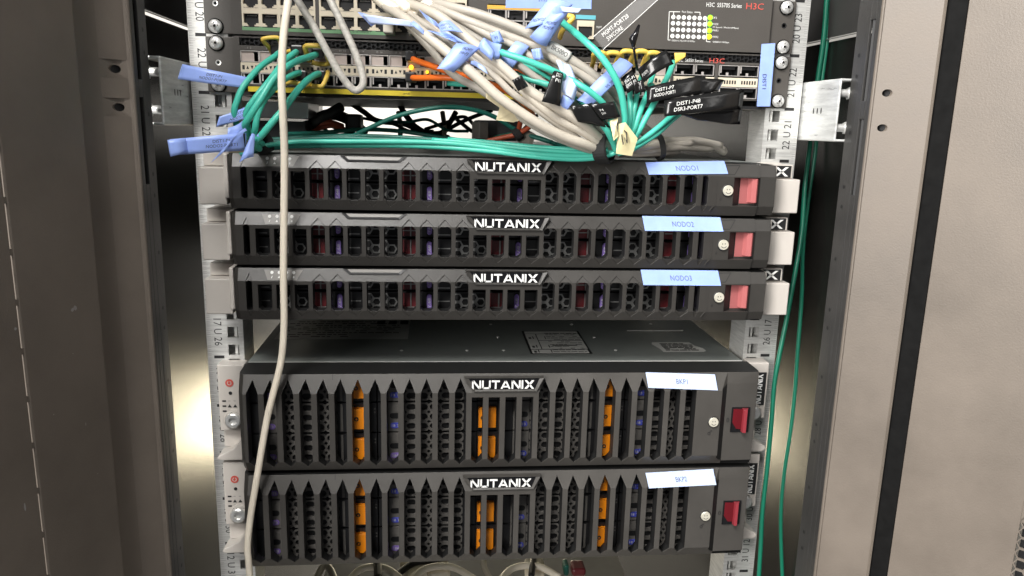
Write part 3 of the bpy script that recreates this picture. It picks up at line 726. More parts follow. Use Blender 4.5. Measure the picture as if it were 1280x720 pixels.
# ------------------------------------------------------------------ 1U server nodes
def node(k, zU, label, tx, corners):
    t = thing('rack_server', label, 'server', (0, 0, zU), 'one-unit server nodes')
    bx('chassis', 'chassis', t, -217, 217, 4, 700, -43.2, -1.6)
    bx('front_panel', 'inner', t, -216.5, 216.5, -8, 4, -43, -1.8)
    bz = put('bezel', BEZ1, t)
    logo(bz, YF1, -1.9, -12.6, 6.8, 52)
    # status panel
    mm = MB(); y = YF1+1.0
    P = [(-190.5, -10.4), (-168.0, -10.4), (-163.5, -2.6), (-193.5, -2.6)]
    yy = lambda z: YF1+4*(z+11.2)/9.8-.35
    mm.poly([(x, yy(z), z) for x, z in P]); mm.build('status_panel', 'tray', bz)
    mm = MB()
    for j in range(4):
        cx = -187.3+j*5.6
        mm.poly([(cx+1.25*math.cos(a*math.pi/6), yy(-4.6+1.25*math.sin(a*math.pi/6))-.2, -4.6+1.25*math.sin(a*math.pi/6)) for a in range(12)])
        if j == 0: q = [(-.5, -.9), (.1, -.9), (.7, .9), (.1, .9)]
        elif j == 1: q = [(-1, -.8), (1, -.8), (0, 1)]
        elif j == 2: q = [(-.8, -.8), (.8, -.8), (.8, .8), (-.8, .8)]
        else: q = [(-.6, -.8), (.5, -.8), (.6, .6), (-.4, .8)]
        mm.poly([(cx+a, yy(-8.0+b)-.2, -8.0+b) for a, b in q])
    mm.build('status_lamps', 'white_print', bz)
    # finger handle at the top edge
    mm = MB()
    yh = lambda z: YF1+4*(z+11.2)/9.8
    O = [(-127.5, -5.6), (-87.0, -5.6), (-81.5, -1.3), (-132.5, -1.3)]; I = [(-126.0, -4.2), (-88.5, -4.2), (-84.5, -1.5), (-129.5, -1.5)]
    for a in range(4):
        o1, o2, i2, i1 = O[a], O[(a+1) % 4], I[(a+1) % 4], I[a]
        mm.poly([(o1[0], yh(o1[1])-.9, o1[1]), (o2[0], yh(o2[1])-.9, o2[1]), (i2[0], yh(i2[1])-.2, i2[1]), (i1[0], yh(i1[1])-.2, i1[1])], 0)
        mm.poly([(o1[0], yh(o1[1])+.5, o1[1]), (o2[0], yh(o2[1])+.5, o2[1]), (o2[0], yh(o2[1])-.9, o2[1]), (o1[0], yh(o1[1])-.9, o1[1])], 1)
    mm.poly([(p[0], yh(p[1])-.1, p[1]) for p in I], 2)
    mm.build('finger_handle', ['sw_black', 'gloss_black', 'tray'], bz)
    # key lock
    put('lock', LOCK, bz, (177.0, YF1, -22.6))
    text('lock_mark', 'd', (171.5, YF1-.2, -29.5), EX, EZ, 2.2, 'inner', bz)
    # pink push latch
    mm = MB(); yw = YF1+6.8
    mm.box(189.8, 203.2, yw-.6, yw, -33.5, -12.6, 0)
    mm.poly([(190, yw-.7, -32), (196.5, yw-.7, -32), (196.5, yw-.7, -12.9), (190, yw-.7, -12.9)], 1)
    q = [(196.2, yw-.6), (198.0, yw-5.0), (201.6, yw-6.2), (203.0, yw-5.0), (203.0, yw-.6)]
    mm.vprism(q, -32.3, -12.7, 2)
    mm.build('latch_button', ['pink_dark', 'pink_dark', 'pink'], bz)
    # ears
    for s in (-1, 1):
        e = MB()
        X = lambda a: s*a
        e.box(X(220), X(241.5), -3, 0, -43.2, -1.4)
        if s < 0:
            e.box(X(220.5), X(242.5), -22, -3, -12.6, -2.2)            # upper shelf of the ear
            e.box(X(222.6), X(243.6), -34, -3, -42.2, -13.0)            # grip block
            e.box(X(218.4), X(221.8), -43, -6, -36, -2.0)               # vertical light strip
        else:
            e.box(X(218.6), X(221.3), -41, -4, -38.5, -2.5)
            e.box(X(221.6), X(241.5), -27, -3, -13.5, -2.0); e.box(X(221.6), X(246.0), -33, -3, -42.2, -13.8)
        eo = e.build('ear', 'ear', t, bevel=0.8)
        if s > 0:
            mm = MB(); mm.box(223.2, 239.6, -27.4, -27.05, -12.8, -2.8); mm.build('badge', 'print_black', eo)
            mm = MB()
            for sg in (-1, 1):
                mm.prism([(231.2-4.6*sg-1.3, -11.6), (231.2-4.6*sg+1.3, -11.6), (231.2+4.6*sg+1.3, -4.0), (231.2+4.6*sg-1.3, -4.0)], -27.8, -27.4)
            mm.build('badge_cross', 'letters', eo)
    # ten drives behind the grille
    for r in range(2):
        for c in range(5):
            d = put('drive', D1[0], t, (-206.3+c*DW1, -31, -3.4-r*(DH1+.6)))
            put('vent', D1[1], d); put('latch', D1[2], d); put('capacity_label', D1[3], d)
            text('capacity_text', '7.68TB' if r == 0 else '7.68', (69.0, -1.05, -DH1/2), (0, 0, 1), (-1, 0, 0), 2.2, 'white_print', d, width=10 if r == 0 else 8)
    tape_label(t, corners, tx, 'tape', 4.4, 18)
    return t
for k, tx, lab, cr in (
  (0, 'NODO1', 'black one-unit server labelled NODO1, topmost of the three pink-latched servers', [(108.2, -1.5, -46.5), (173.2, 1.0, -46.5), (176.3, -9.2, -49.6), (110.8, -11.0, -50)]),
  (1, 'NODO2', 'black one-unit server labelled NODO2, between NODO1 and NODO3', [(108.3, -0.2, -46.4), (173.8, -0.4, -46.4), (176.1, -11.6, -50.4), (110.4, -11.8, -50.4)]),
  (2, 'NODO3', 'black one-unit server labelled NODO3, lowest of the three pink-latched servers', [(109.8, -0.3, -46.4), (175.6, -0.5, -46.4), (178.0, -12.6, -50.4), (111.9, -12.4, -50.4)])):
    node(k, -(2+k)*U, lab, tx, cr)

# ------------------------------------------------------------------ 2U storage servers
def storage(zU, label, tx, corners, first):
    t = thing('storage_server', label, 'server', (0, 0, zU), 'two-unit storage servers')
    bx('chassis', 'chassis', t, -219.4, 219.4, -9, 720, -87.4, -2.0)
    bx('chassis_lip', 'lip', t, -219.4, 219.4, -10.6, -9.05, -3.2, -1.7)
    bx('front_panel', 'inner', t, -218, 218, -14, -10.7, -87, -3.4)
    bz = put('bezel', BEZ2, t)
    logo(bz, YF2, -3.0, -14.8, 7.2, 52, 'bezel_grey')
    put('lock', LOCK, bz, (181.5, YF2, -44.5))
    text('lock_mark', "d'", (179, YF2-.2, -54.5), EX, EZ, 4.5, 'tray_black', bz)
    text('padlock_mark', '0', (196.4, YF2+4.7, -45), EX, EZ, 4.0, 'tray_black', bz)
    # red latch window
    mm = MB(); yp = YF2+5.3
    mm.box(199.3, 215.6, yp-.9, yp-.2, -56.2, -33.2, 0); o = mm.build('latch_well', 'gloss_black', bz)
    mm = MB()
    mm.vprism([(200.6, yp-.9), (203.5, yp-1.5), (208.6, yp-1.9), (208.6, yp-.9)], -53.0, -34.6, 0); mm.prism([(200.0, -55.6), (206, -55.6), (200.0, -47)], yp-1.7, yp-1.0, 2)
    mm.vprism([(208.6, yp-.9), (208.9, yp-5.0), (211.6, yp-5.4), (213.6, yp-1.6), (213.6, yp-.9)], -55.4, -33.9, 1)
    mm.build('latch_button', ['red_deep', 'red', 'gloss_black'], bz)
    # ears
    e = MB(); e.box(-243.6, -221.0, -15, 0, -62, -2.4); e.box(-243, -221, -8, 0, -80, -62)
    el = e.build('ear', 'ear', t, bevel=1.0)
    q = [(-223, -60), (-226.5, -70), (-232, -77), (-245.5, -83.5), (-247, -86.4), (-244, -88), (-222, -88)]
    mm = MB(); mm.prism(q[::-1] if False else list(reversed(q)), -19, -2); mm.build('pull_hook', 'ear', el, bevel=1.0)
    mm = MB(); mm.lathe(-233.8, -18.5, [(3.4, -15.2), (3.4, -15.5)], 22); mm.build('power_button', 'red_print', el)
    mm = MB(); mm.lathe(-233.8, -18.5, [(1.9, -15.5), (1.9, -15.7)], 16); mm.build('power_symbol', 'ear', el)
    mm = MB(); mm.lathe(-233.8, -18.5, [(1.2, -15.7), (1.2, -15.9)], 14); mm.box(-234.2, -233.4, -16.0, -15.5, -17.6, -16.0)
    mm.lathe(-233.4, -27.6, [(1.5, -15.1), (1.5, -15.4)], 14, 1)
    for r in range(3):
        z = -34.8-r*4.6; mm.box(-240.5, -237.4, -15.3, -14.9, z-.7, z+.7, 1)
        for c in range(2):
            x = -234.6+c*4.6
            if r == 1: mm.prism([(x-1.7, z-1.2), (x+1.7, z-1.2), (x, z+1.6)], -15.25, -14.9, 1)
            elif r == 0: mm.box(x-1.0, x+.8, -15.25, -14.9, z-.3, z+.3, 2)
            else: mm.lathe(x, z, [(1.3, -15.0), (1.3, -15.25)], 10, 2)
    mm.build('panel_icons', ['red_print', 'print_black', 'grey_print'], el)
    mm = MB(); mm.lathe(-231.5, -51.5, [(9.0, -14.9), (9.0, -16.2), (7.2, -16.4)], 26, 1); mm.lathe(-231.5, -51.5, [(6.6, -15), (6.6, -19.5), (5.6, -20.4), (3.4, -20.4), (3.1, -18.2)], 24, 0)
    mm.build('thumb_screw', ['steel', 'ear'], el)
    e = MB(); e.box(224.5, 243.6, -15, 0, -56, -2.4); e.box(224.5, 240.5, -6, 0, -80, -56)
    er = e.build('ear', 'ear', t, bevel=1.0)
    q = [(224, -52), (226.5, -66), (230, -72), (236.0, -77), (245.5, -82), (246.2, -84.8), (243, -87.4), (224, -88)]
    mm = MB(); mm.prism(list(reversed(q)), -19, -2); mm.build('pull_hook', 'ear', er, bevel=1.0)
    mm = MB(); mm.box(229.5, 241.5, -15.5, -15.05, -43, -11.5); mm.build('badge', 'print_black', er)
    mm = MB()
    for p in nutanix(6.2, 28):
        ar = sum(p[i][0]*p[(i+1) % len(p)][1]-p[(i+1) % len(p)][0]*p[i][1] for i in range(len(p)))
        qq = [(-z, x) for x, z in (p if ar > 0 else p[::-1])]
        mm.prism([(235.2+a, -27.2+b) for a, b in qq], -15.9, -15.5)
    mm.build('badge_letters', 'letters', er)
    mm = MB(); mm.lathe(232, -49.8, [(8.4, -14.9), (8.4, -16.0), (7.0, -16.2)], 24, 0); mm.lathe(232, -49.8, [(6.2, -15), (6.2, -18.8), (5.0, -19.6)], 24, 1); mm.build('thumb_screw', ['ear', 'steel'], er)
    # twelve drives
    names = ['3.84TB', '18 TB', '18 TB', '18 TB']
    for r in range(3):
        for c in range(4):
            d = put('drive', D2[0], t, (-215.4+c*DW2, -31, -3.2-r*(DH2+.2)))
            put('vent', D2[1], d); put('latch', D2[2], d)
            pr = c == 0 or (c == 1 and r == 2)
            put('capacity_label', D2[3][0 if pr else 1], d)
            text('capacity_text', names[0] if pr else names[1], (16.5, -.95, -DH2+6.2), EX, EZ, 2.4, 'white_print', d, width=8.4)
    tape_label(t, corners, tx, 'tape_light', 4.4, 10)
    if first:
        z = -1.9
        def flat(name, mat, pts, zz=z): 
            mm = MB(); mm.poly([(x, y, zz) for x, y in pts]); mm.poly([(x, y, zz-.1) for x, y in reversed(pts)]); return mm.build(name, mat, t)
        flat('instruction_sticker', 'sticker_grey', [(-212, 62), (-86, 62), (-86, 180), (-212, 180)])
        mm = MB()
        for r in range(9):
            x = -208
            while x < -96:
                w = random.uniform(2, 9)
                if random.random() < .82 and not (r < 2 and x > -150): mm.box(x, x+w, 70+r*7, 72.2+r*7, z+.04, z+.09)
                x += w+1.4
        for xx in (-120, -108, -96): mm.box(xx, xx+8, 118, 132, z+.04, z+.09)
        mm.build('sticker_print', 'print_black', t)
        flat('rating_sticker', 'print_black', [(28, 12.6), (85.6, 12.6), (86.2, 92), (27.6, 92)])
        mm = MB()
        for (a, b, c_, d_) in ((30, 83, 14.5, 26), (30, 40, 28.5, 80), (41, 84, 28.5, 56), (41, 84, 58, 80), (30, 84, 82, 90)): mm.box(a, b, c_, d_, z+.03, z+.1)
        mm.build('sticker_fields', 'sticker', t)
        mm = MB()
        for r in range(12):
            x = 50
            while x < 80:
                w = random.uniform(2, 7)
                if random.random() < .7: mm.box(x, x+w, 18+r*5.8, 19.5+r*5.8, z+.12, z+.16)
                x += w+1
        for b in (16, 32, 62): mm.box(36, 37, b, b+9, z+.12, z+.16); mm.box(48, 49, b, b+9, z+.12, z+.16); mm.box(32, 34.5, b, b+6, z+.12, z+.16)
        mm.box(52, 76, 38.5, 41.5, z+.12, z+.17)
        mm.build('rating_print', 'print_black', t)
        flat('serial_sticker', 'sticker', [(154, 17.5), (193, 17.5), (196.5, 21), (196.5, 30), (191, 38), (189, 50), (152, 50), (150, 44), (154, 26)])
        mm = MB()
        for r in range(6):
            x = 158
            while x < 188:
                w = random.uniform(2, 8)
                if random.random() < .85: mm.box(x, x+w, 22+r*4.2, 24.6+r*4.2, z+.08, z+.12)
                x += w+.8
        mm.build('serial_print', 'print_black', t)
        bx('cover_slot', 'lip', t, 138, 197, 92.5, 94.5, z-.05, z+.15)
        for (x, y) in ((-30, 24), (4, 24), (110, 24), (-90, 24), (2, 70), (98, 68), (170, 120), (84, 118), (-2, 118)):
            mm = MB(); mm.lathe(0, 0, [(1.6, 0), (1.6, -.3), (.9, -.5)], 12); o = mm.build('cover_rivet', 'lip', t, loc=(x, y, z)); o.rotation_euler.x = -math.pi/2
    return t
storage(-6*U, 'grey-grilled storage server labelled BKP1, orange drive latches, upper of two', 'BKP1', [(119.6, -0.2, -46.6), (180.6, -2.4, -46.6), (182.9, -15.6, -50.2), (121.8, -12.9, -50.0)], True)
storage(-8*U, 'grey-grilled storage server labelled BKP2, orange drive latches, lowest in the rack', 'BKP2', [(125.3, -3.9, -46.6), (186.3, -1.2, -46.6), (189.0, -14.8, -50.2), (128.3, -16.8, -50.2)], False)
# ------------------------------------------------------------------ network switches
YS = -6.0
def put_screw(parent, s, z, zU): 
    o = put('screw', SCREW, parent, (s*232.55, -3.0, z-zU)); o.rotation_euler.y = random.uniform(0, 1.5); return o
def rj45_mesh():
    mm = MB(); w, y0 = 14.2, 0
    a = 5.75                                             # half opening
    mm.box(-w/2, -a, 0, 9, 0, 14.2); mm.box(a, w/2, 0, 9, 0, 14.2); mm.box(-a, a, 0, 9, 9.6, 14.2)
    mm.box(-a, -3.6, 0, 9, 0, 2.4); mm.box(3.6, a, 0, 9, 0, 2.4); mm.box(-3.6, -2.4, 0, 9, 0, 1.2); mm.box(2.4, 3.6, 0, 9, 0, 1.2)
    mm.box(-a, a, 9, 10, -.5, 14, 1); mm.box(-a, a, 0, 9, -.6, -.02, 1)
    mm.prism([(-2.2, .1), (2.2, .1), (3.2, 3.2), (-3.2, 3.2)], 3.2, 8.9, 2)
    for k in range(8): mm.box(-3.4+k*.95, -3.0+k*.95, 2.5, 8, 8.0, 8.5, 3)
    return mm.mesh('port', ['cream', 'inner', 'tray_black', 'lip'])
RJ = rj45_mesh()
def sfp_mesh(w, h, lit):
    mm = MB(); t = .55
    mm.box(-w/2, -w/2+t, -.4, .8, 0, h); mm.box(w/2-t, w/2, -.4, .8, 0, h); mm.box(-w/2, w/2, -.4, .8, h-t, h); mm.box(-w/2, w/2, -.4, .8, 0, t)
    mm.box(-w/2, -w/2+t, .8, 14, 0, h, 1); mm.box(w/2-t, w/2, .8, 14, 0, h, 1); mm.box(-w/2, w/2, .8, 14, h-t, h, 1); mm.box(-w/2, w/2, .8, 14, 0, t, 1)  # walls behind the rim are black: shade put into the colour
    mm.box(-w/2+t, w/2-t, 13.5, 14, t, h-t, 1)
    if lit:
        mm.poly([(-w/2+t, 1.5, t), (w/2-t-3.5, 1.5, t), (w/2-t-3.5, .6, h-t), (-w/2+t, .6, h-t)], 2)
        mm.poly([(-w/2+t, 1.4, h*.55), (w/2-t-3.5, 1.3, h*.55), (w/2-t-3.5, 1.2, h*.6), (-w/2+t, 1.2, h*.6)], 0)
    else:
        mm.poly([(-w/2+t, 2.0, h*.62), (w/2-t-2, 2.0, h*.62), (w/2-t-2, 1.0, h-t), (-w/2+t, 1.0, h-t)], 1)
        mm.box(-w/2+1.4, -w/2+2.4, .4, 1.2, h*.3, h-t, 0); mm.box(-1, 1, 3, 4, t, h*.35, 0)
    return mm.mesh('port', ['cage', 'inner', 'cage_in'])
M['cage_in'] = pm('sfp_latch_plate', (0.55, 0.47, 0.43), 0.5, metal=0.2, var=0.08, vscale=150)
SFPT, SFPB = sfp_mesh(14.3, 8.6, True), sfp_mesh(14.3, 8.6, False)
QSFP = sfp_mesh(17.0, 8.9, False)
def ears(t, zU, zt, zb, screws):
    for s in (-1, 1):
        e = MB(); e.box(s*219.6, s*241.2, -3, -.2, zb+.6, zt-.6); eo = e.build('ear', 'sw', t, bevel=.6)
        for sc in screws[s]: put_screw(eo, s, sc, zU)
        mm = MB(); mm.lathe(s*232.0, (zt+zb)/2+1.5, [(2.2, -3.0), (2.2, -3.25), (1.3, -3.1), (1.2, -2.9)], 16); mm.build('ear_hole', 'sw_black' if s > 0 else 'steel', eo)
# --- upper switch
zU = 0.0
t = thing('network_switch', 'grey copper-port network switch with green status lamps, at the top of the rack', 'switch', (0, 0, 0))
SW1 = t
zb, zt = 0.9, 44.0
mm = MB(); mm.box(-219, 219, YS+3, 300, zb, zt); mm.build('chassis', 'sw_black', t)
mm = MB()
# front panel as strips around the port fields
fy0, fy1 = YS, YS+3.2
mm.box(-219.2, -211.6, fy0, fy1, zb, zt); mm.box(-211.6, -33.5, fy0, fy1, zb, 7.1); mm.box(-211.6, -33.5, fy0, fy1, 35.6, zt)
mm.box(-33.5, -18, fy0, fy1, zb, zt); mm.box(-18, 32, fy0, fy1, zb, 10.0); mm.box(-18, 32, fy0, fy1, 31, zt); mm.box(32, 219.2, fy0, fy1, zb, zt)
mm.build('front_panel', 'sw', t)
for b in range(3):
    for c in range(4):
        x = -211.4+b*59.8+7.1+c*14.2
        for z, flip in ((7.1, 0), (21.3, 0)):
            put('port', RJ, t, (x, YS-.4, z))
    if b < 2: bx('port_divider', 'sw', t, -211.4+b*59.8+56.9, -211.4+b*59.8+59.7, YS-.2, YS+3, 7.1, 35.6)
bx('green_stripe', 'green', t, -211.5, -92.2, YS-.25, YS, 4.0, 7.0)
bx('amber_stripe', 'orange_s', t, at(609, 15, YS).x, at(690, 15, YS).x, YS-.4, YS, 27.0, 30.2)
for k in range(3):
    for z in (10.3, 18.7): put('port', SFPB, t, (-10.5+k*14.6, YS, z))
p = at(731.5, 36, YS)
bx('cyan_stripe', 'cyan', t, p.x-8.2, p.x+8.2, YS-.5, YS-.02, p.z+7.4, p.z+10.6)
o = put('management_port', RJ, t, (p.x, YS-1.6, p.z-8.0)); bx('port_dark_plate', 'inner', t, p.x-5.7, p.x+5.7, YS-.4, YS-.05, p.z-8, p.z+1.5)  # dark plate carries the shade inside the port opening
# status lamp matrix
mm = MB()
nums = MB()
for r, py in enumerate((21.4, 29.0, 37.0, 45.0)):
    for c in range(7):
        q = at(841.6+c*6.6-r*.4, py+c*.25, YS)
        mm.lathe(q.x, q.z, [(1.75, YS+.02), (1.75, YS-.2)], 16); nums.box(q.x-.3, q.x+.3, YS-.3, YS-.2, q.z-.75, q.z+.75)
mm.build('port_lamps', 'white_print', t)['kind'] = 'stuff'; nums.build('lamp_digits', 'grey_print', t)['kind'] = 'stuff'
for r, py in enumerate((22.1, 30.0, 38.2, 46.0)):
    q = at(887.6-r*.45, py, YS); g = MB(); g.lathe(q.x, q.z, [(2.1, YS+.02), (2.1, YS-.4), (1.5, YS-.6)], 18); g.build('status_lamp', 'led_green' if r < 3 else 'led_yellow', t)
fr = MB()
def ln(g, a, b, w=.28):
    A, B = at(*a, YS), at(*b, YS); d = (B-A).normalized(); n = Vector((-d.z, 0, d.x))*w
    pts = [A-n, B-n, B+n, A+n]; g.poly([(v.x, YS-.12, v.z) for v in pts])
for a, b in (((836.5, 14.5), (850, 14.8)), ((868, 15.2), (875, 15.4)), ((836.5, 14.5), (835, 50)), ((835, 50), (838, 50)), ((875, 15.4), (875, 19)), ((842, 14.7), (842, 19)), ((883.5, 22), (883, 52)), ((883, 52), (888, 52.4))): ln(fr, a, b)
fr.build('lamp_frame_lines', 'white_print', t)
for s_, px, py, h, w, mt in (('H3C  S5570S Series', 905, 6.6, 3.4, 30, 'white_print'), ('H3C', 943.5, 8.0, 5.0, 15.0, 'red_print'), ('Port Status', 859, 15, 1.7, 9, 'white_print'),
    ('SYS', 893, 22.3, 1.6, 4, 'white_print'), ('MODE', 894, 30.2, 1.6, 5, 'white_print'), ('M Speed / Packet(Mbps)', 907, 34.8, 1.6, 22, 'white_print'), ('PWR1', 894, 38.3, 1.6, 5, 'white_print'), ('PWR2', 894, 46.2, 1.6, 5, 'white_print'),
    ('GREEN=1G YELLOW=10/100Mbps', 854, 51.5, 1.7, 20, 'white_print'), ('GREEN=10Gbps', 901, 53, 1.7, 14, 'white_print'), ('MGMT', 749, 34, 1.6, 4.5, 'white_print'), ('SFP+', 652, 15, 1.3, 4, 'print_black'),
    ('10/100/1000BASE-T', 452, 40, 1.5, 15, 'sw_black')):
    q = at(px, py, YS); dx = at(px+20, py+.55, YS)-q
    text('panel_text', s_, (q.x, YS-.35, q.z), EX, EZ, h, mt, t, width=w)
ears(t, 0, zt, zb-.5, {-1: [6.35], 1: [38.1, 6.35]})
# --- lower switch
t = thing('network_switch', 'fibre-port network switch with yellow stripe, second from the top of the rack', 'switch', (0, 0, 0)); SW2 = t
zt, zb = -.6, -46.2
mm = MB(); mm.box(-219, 219, YS+15, 380, zb+1.4, zt-.4); mm.box(-219, 219, YS+4, 380.5, zb+.3, zb+1.3); mm.box(-219.1, -218, YS+4, YS+15, zb+1.4, zt); mm.box(218, 219.1, YS+4, YS+15, zb+1.4, zt); mm.build('chassis', 'sw_under', t); bx('port_backing', 'inner', t, -218, 218, YS+14.2, YS+14.8, zb+1.5, zt-.5)
mm = MB()
mm.box(-219.2, -214.2, YS, YS+4, zb, zt); mm.box(-214.2, 140, YS, YS+4, -11.0, -7.6); mm.box(140, 219.2, YS, YS+4, -9.6, -7.6)
mm.box(-214.2, 219.2, YS, YS+4, -38.6, -37.0); mm.box(-214.2, 219.2, YS+.4, YS+4, zt-1.0, zt); mm.box(-214.2, 219.2, YS, YS+4, zb, zb+.5)
mm.box(136.2, 138.6, YS, YS+4, -37, -9.6); mm.box(174.4, 177.2, YS, YS+4, -37, -9.6); mm.box(212, 219.2, YS, YS+4, -37, -9.6)
mm.box(-214.2, 219.2, YS+3.6, YS+4, -28.6, -20.2)
mm.build('front_panel', 'sw', t)
v = MB(); hexes(v, -214, 219, -7.6, -1.4, YS+.2, 2.35, 0, 2.5, .74); hexes(v, -214, 219, zb+.4, -43.0, YS+.2, 2.1, 0, 2.5, .72)
o = v.build('vent_mesh', 'sw_black', t); o['kind'] = 'stuff'
bx('vent_backing', 'inner', t, -214, 219, YS+3.2, YS+3.6, -7.6, -1.2); bx('vent_backing', 'inner', t, -214, 219, YS+3.2, YS+3.6, zb+.5, -43)
for c in range(24):
    x = -213.9+7.2+c*14.55+(c//8)*.5
    put('port', SFPT, t, (x, YS, -20.0)); put('port', SFPB, t, (x, YS, -37.0))
bx('marking_strip', 'cream', t, -214, 136, YS-.5, YS+3, -28.1, -20.4)
mm = MB()
for c in range(24):
    x = -213.9+7.2+c*14.55+(c//8)*.5; z = -24.2
    for dx, kd in ((-5.1, 's'), (-1.9, 'u'), (1.5, 'd'), (4.9, 's')):
        if kd == 's': mm.box(x+dx-.95, x+dx+.95, YS-.62, YS-.45, z-1.8, z+1.6)
        elif kd == 'u': mm.prism([(x+dx-1.1, z-1.3), (x+dx+1.1, z-1.3), (x+dx, z+1.3)], YS-.62, YS-.45)
        else: mm.prism([(x+dx-1.1, z+1.3), (x+dx, z-1.3), (x+dx+1.1, z+1.3)], YS-.62, YS-.45)
mm.build('port_markings', 'print_black', t)['kind'] = 'stuff'
for x in (147.4, 164.8, 186.2, 203.6):
    for z in (-19.0, -37.0): put('port', QSFP, t, (x, YS, z))
for a, b in ((139, 174), (177.5, 212)): bx('marking_strip', 'cream', t, a, b, YS-.5, YS+3, -27.6, -20.2)
mm = MB()
for x in (147.4, 164.8, 186.2, 203.6):
    for k in range(6): mm.box(x-6+k*2.3, x-4.7+k*2.3, YS-.62, YS-.45, -25.4, -22.4)
mm.build('port_markings', 'print_black', t)['kind'] = 'stuff'
bx('yellow_stripe', 'yellow', t, -209, 60, YS-.35, YS+3, -42.9, -38.9)
for s_, px, py, h, w, mt in (('H3C  S6550 Series', 862, 75.5, 2.6, 23, 'white_print'), ('H3C', 896, 76, 4.0, 13, 'red_print'), ('SFP28', 508, 117.2, 1.3, 5, 'print_black')):
    q = at(px, py, YS); text('panel_text', s_, (q.x, YS-.55, q.z), EX, EZ, h, mt, t, width=w)
for k in range(24):
    x = -213.9+7.2+k*14.55+(k//8)*.5
    if k < 9: text('port_number', '%d  %d' % (2*k+1, 2*k+2), (x, YS-.2, -9.2), EX, EZ, 1.5, 'grey_print', t)
ears(t, 0, zt, -44.6, {-1: [-6.35, -38.1], 1: [-6.35, -38.1]})

# ------------------------------------------------------------------ flags and cables
def flag(parent, pts, mat='tape', bend=0.0, lines=(), ink='ink', th=2.6, name='label_flag', tu=0.5, tv=0.5, twist=0.0, n=12, width=.62, curl=0):
    """label flag through four corners (px,py,Y): TL TR BR BL; optional bend along its length"""
    C = [at(*q) for q in pts]
    nn = (C[1]-C[0]).cross(C[3]-C[0]).normalized()
    if nn.y > 0: nn = -nn
    def Sf(u, v, off=0):
        p = (C[0]*(1-u)+C[1]*u)*(1-v)+(C[3]*(1-u)+C[2]*u)*v
        return p+nn*(bend*math.sin(math.pi*u)+twist*math.sin(2*math.pi*u)*(v-.5)+curl*math.sin(9*u+2*v)*.5+off)
    mm = MB()
    mm.v = [tuple(Sf(i/n, j/4)) for j in range(5) for i in range(n+1)]
    for j in range(4):
        for i in range(n):
            a = j*(n+1)+i; mm.f.append((a+n+1, a+n+2, a+1, a)); mm.m.append(0)
    o = mm.build(name, mat, parent, smooth=True, solid=.22)
    if lines:
        L = ((C[1]-C[0]).length+(C[2]-C[3]).length)/2; H = ((C[3]-C[0]).length+(C[2]-C[1]).length)/2
        m2 = MB(); k = len(lines)
        for li, s_ in enumerate(lines):
            vs, fs, w = text_geo(s_); sc = min(th, L*width/w)
            vc = tv+(li-(k-1)/2)*(th*1.5/H); b = len(m2.v)
            for (x, y) in vs:
                m2.v.append(tuple(Sf(min(max(tu+x*sc/L, 0.02), .98), vc-y*th/H, .28)))
            m2.f += [tuple(b+q for q in f) for f in fs]; m2.m += [0]*len(fs)
        m2.build('label_text', ink, o)
    return o
def cable(label, pts, r, mat, name='network_cable', cat='cable', group=None, n=12, plug=None, seg=8):
    P = spline([at(*q) for q in pts], seg); mm = MB(); mm.tube(P, r, n)
    o = mm.build(name, mat, None, smooth=True); tag(o, label, cat, group); return o
def sleeve(parent, pts, r, mat, name='sleeve', txt=None):
    P = spline([at(*q) for q in pts], 6); mm = MB(); mm.tube(P, r, 14); return mm.build(name, mat, parent, smooth=True)
def boxat(parent, name, mat, c, sx, sy, sz, bevel=.6, rz=0, ry=0):
    mm = MB(); mm.box(-sx/2, sx/2, -sy/2, sy/2, -sz/2, sz/2); o = mm.build(name, mat, parent, loc=c, bevel=bevel); o.rotation_euler = (0, ry, rz); return o

# --- long ivory cable hanging in front of everything
c = cable('ivory network cable hanging down in front of all the servers', [(364, -60, -70), (360, 0, -75), (356, 30, -78), (353, 64, -80), (352, 107, -80), (353.5, 140, -78), (355.5, 190, -72), (355, 264, -66), (354.3, 341, -62), (355, 405, -58), (351.5, 450, -56), (342, 490, -56), (333.5, 525, -56), (322, 592, -58), (313, 647, -56), (309.5, 683, -56), (311, 705, -55), (315, 760, -50)], 2.75, 'ivory')
# --- mottled looped cable
cable('mottled grey cable hanging in a narrow loop over the left switch ports', [(350, -40, -40), (372, 0, -48), (392, 33, -52), (411, 68, -54), (425, 92, -55), (437, 108, -55), (446, 113, -55), (453.5, 106, -55), (453, 92, -54), (444, 66, -53), (430, 35, -50), (413, 0, -46), (396, -40, -40)], 2.8, 'mottled')

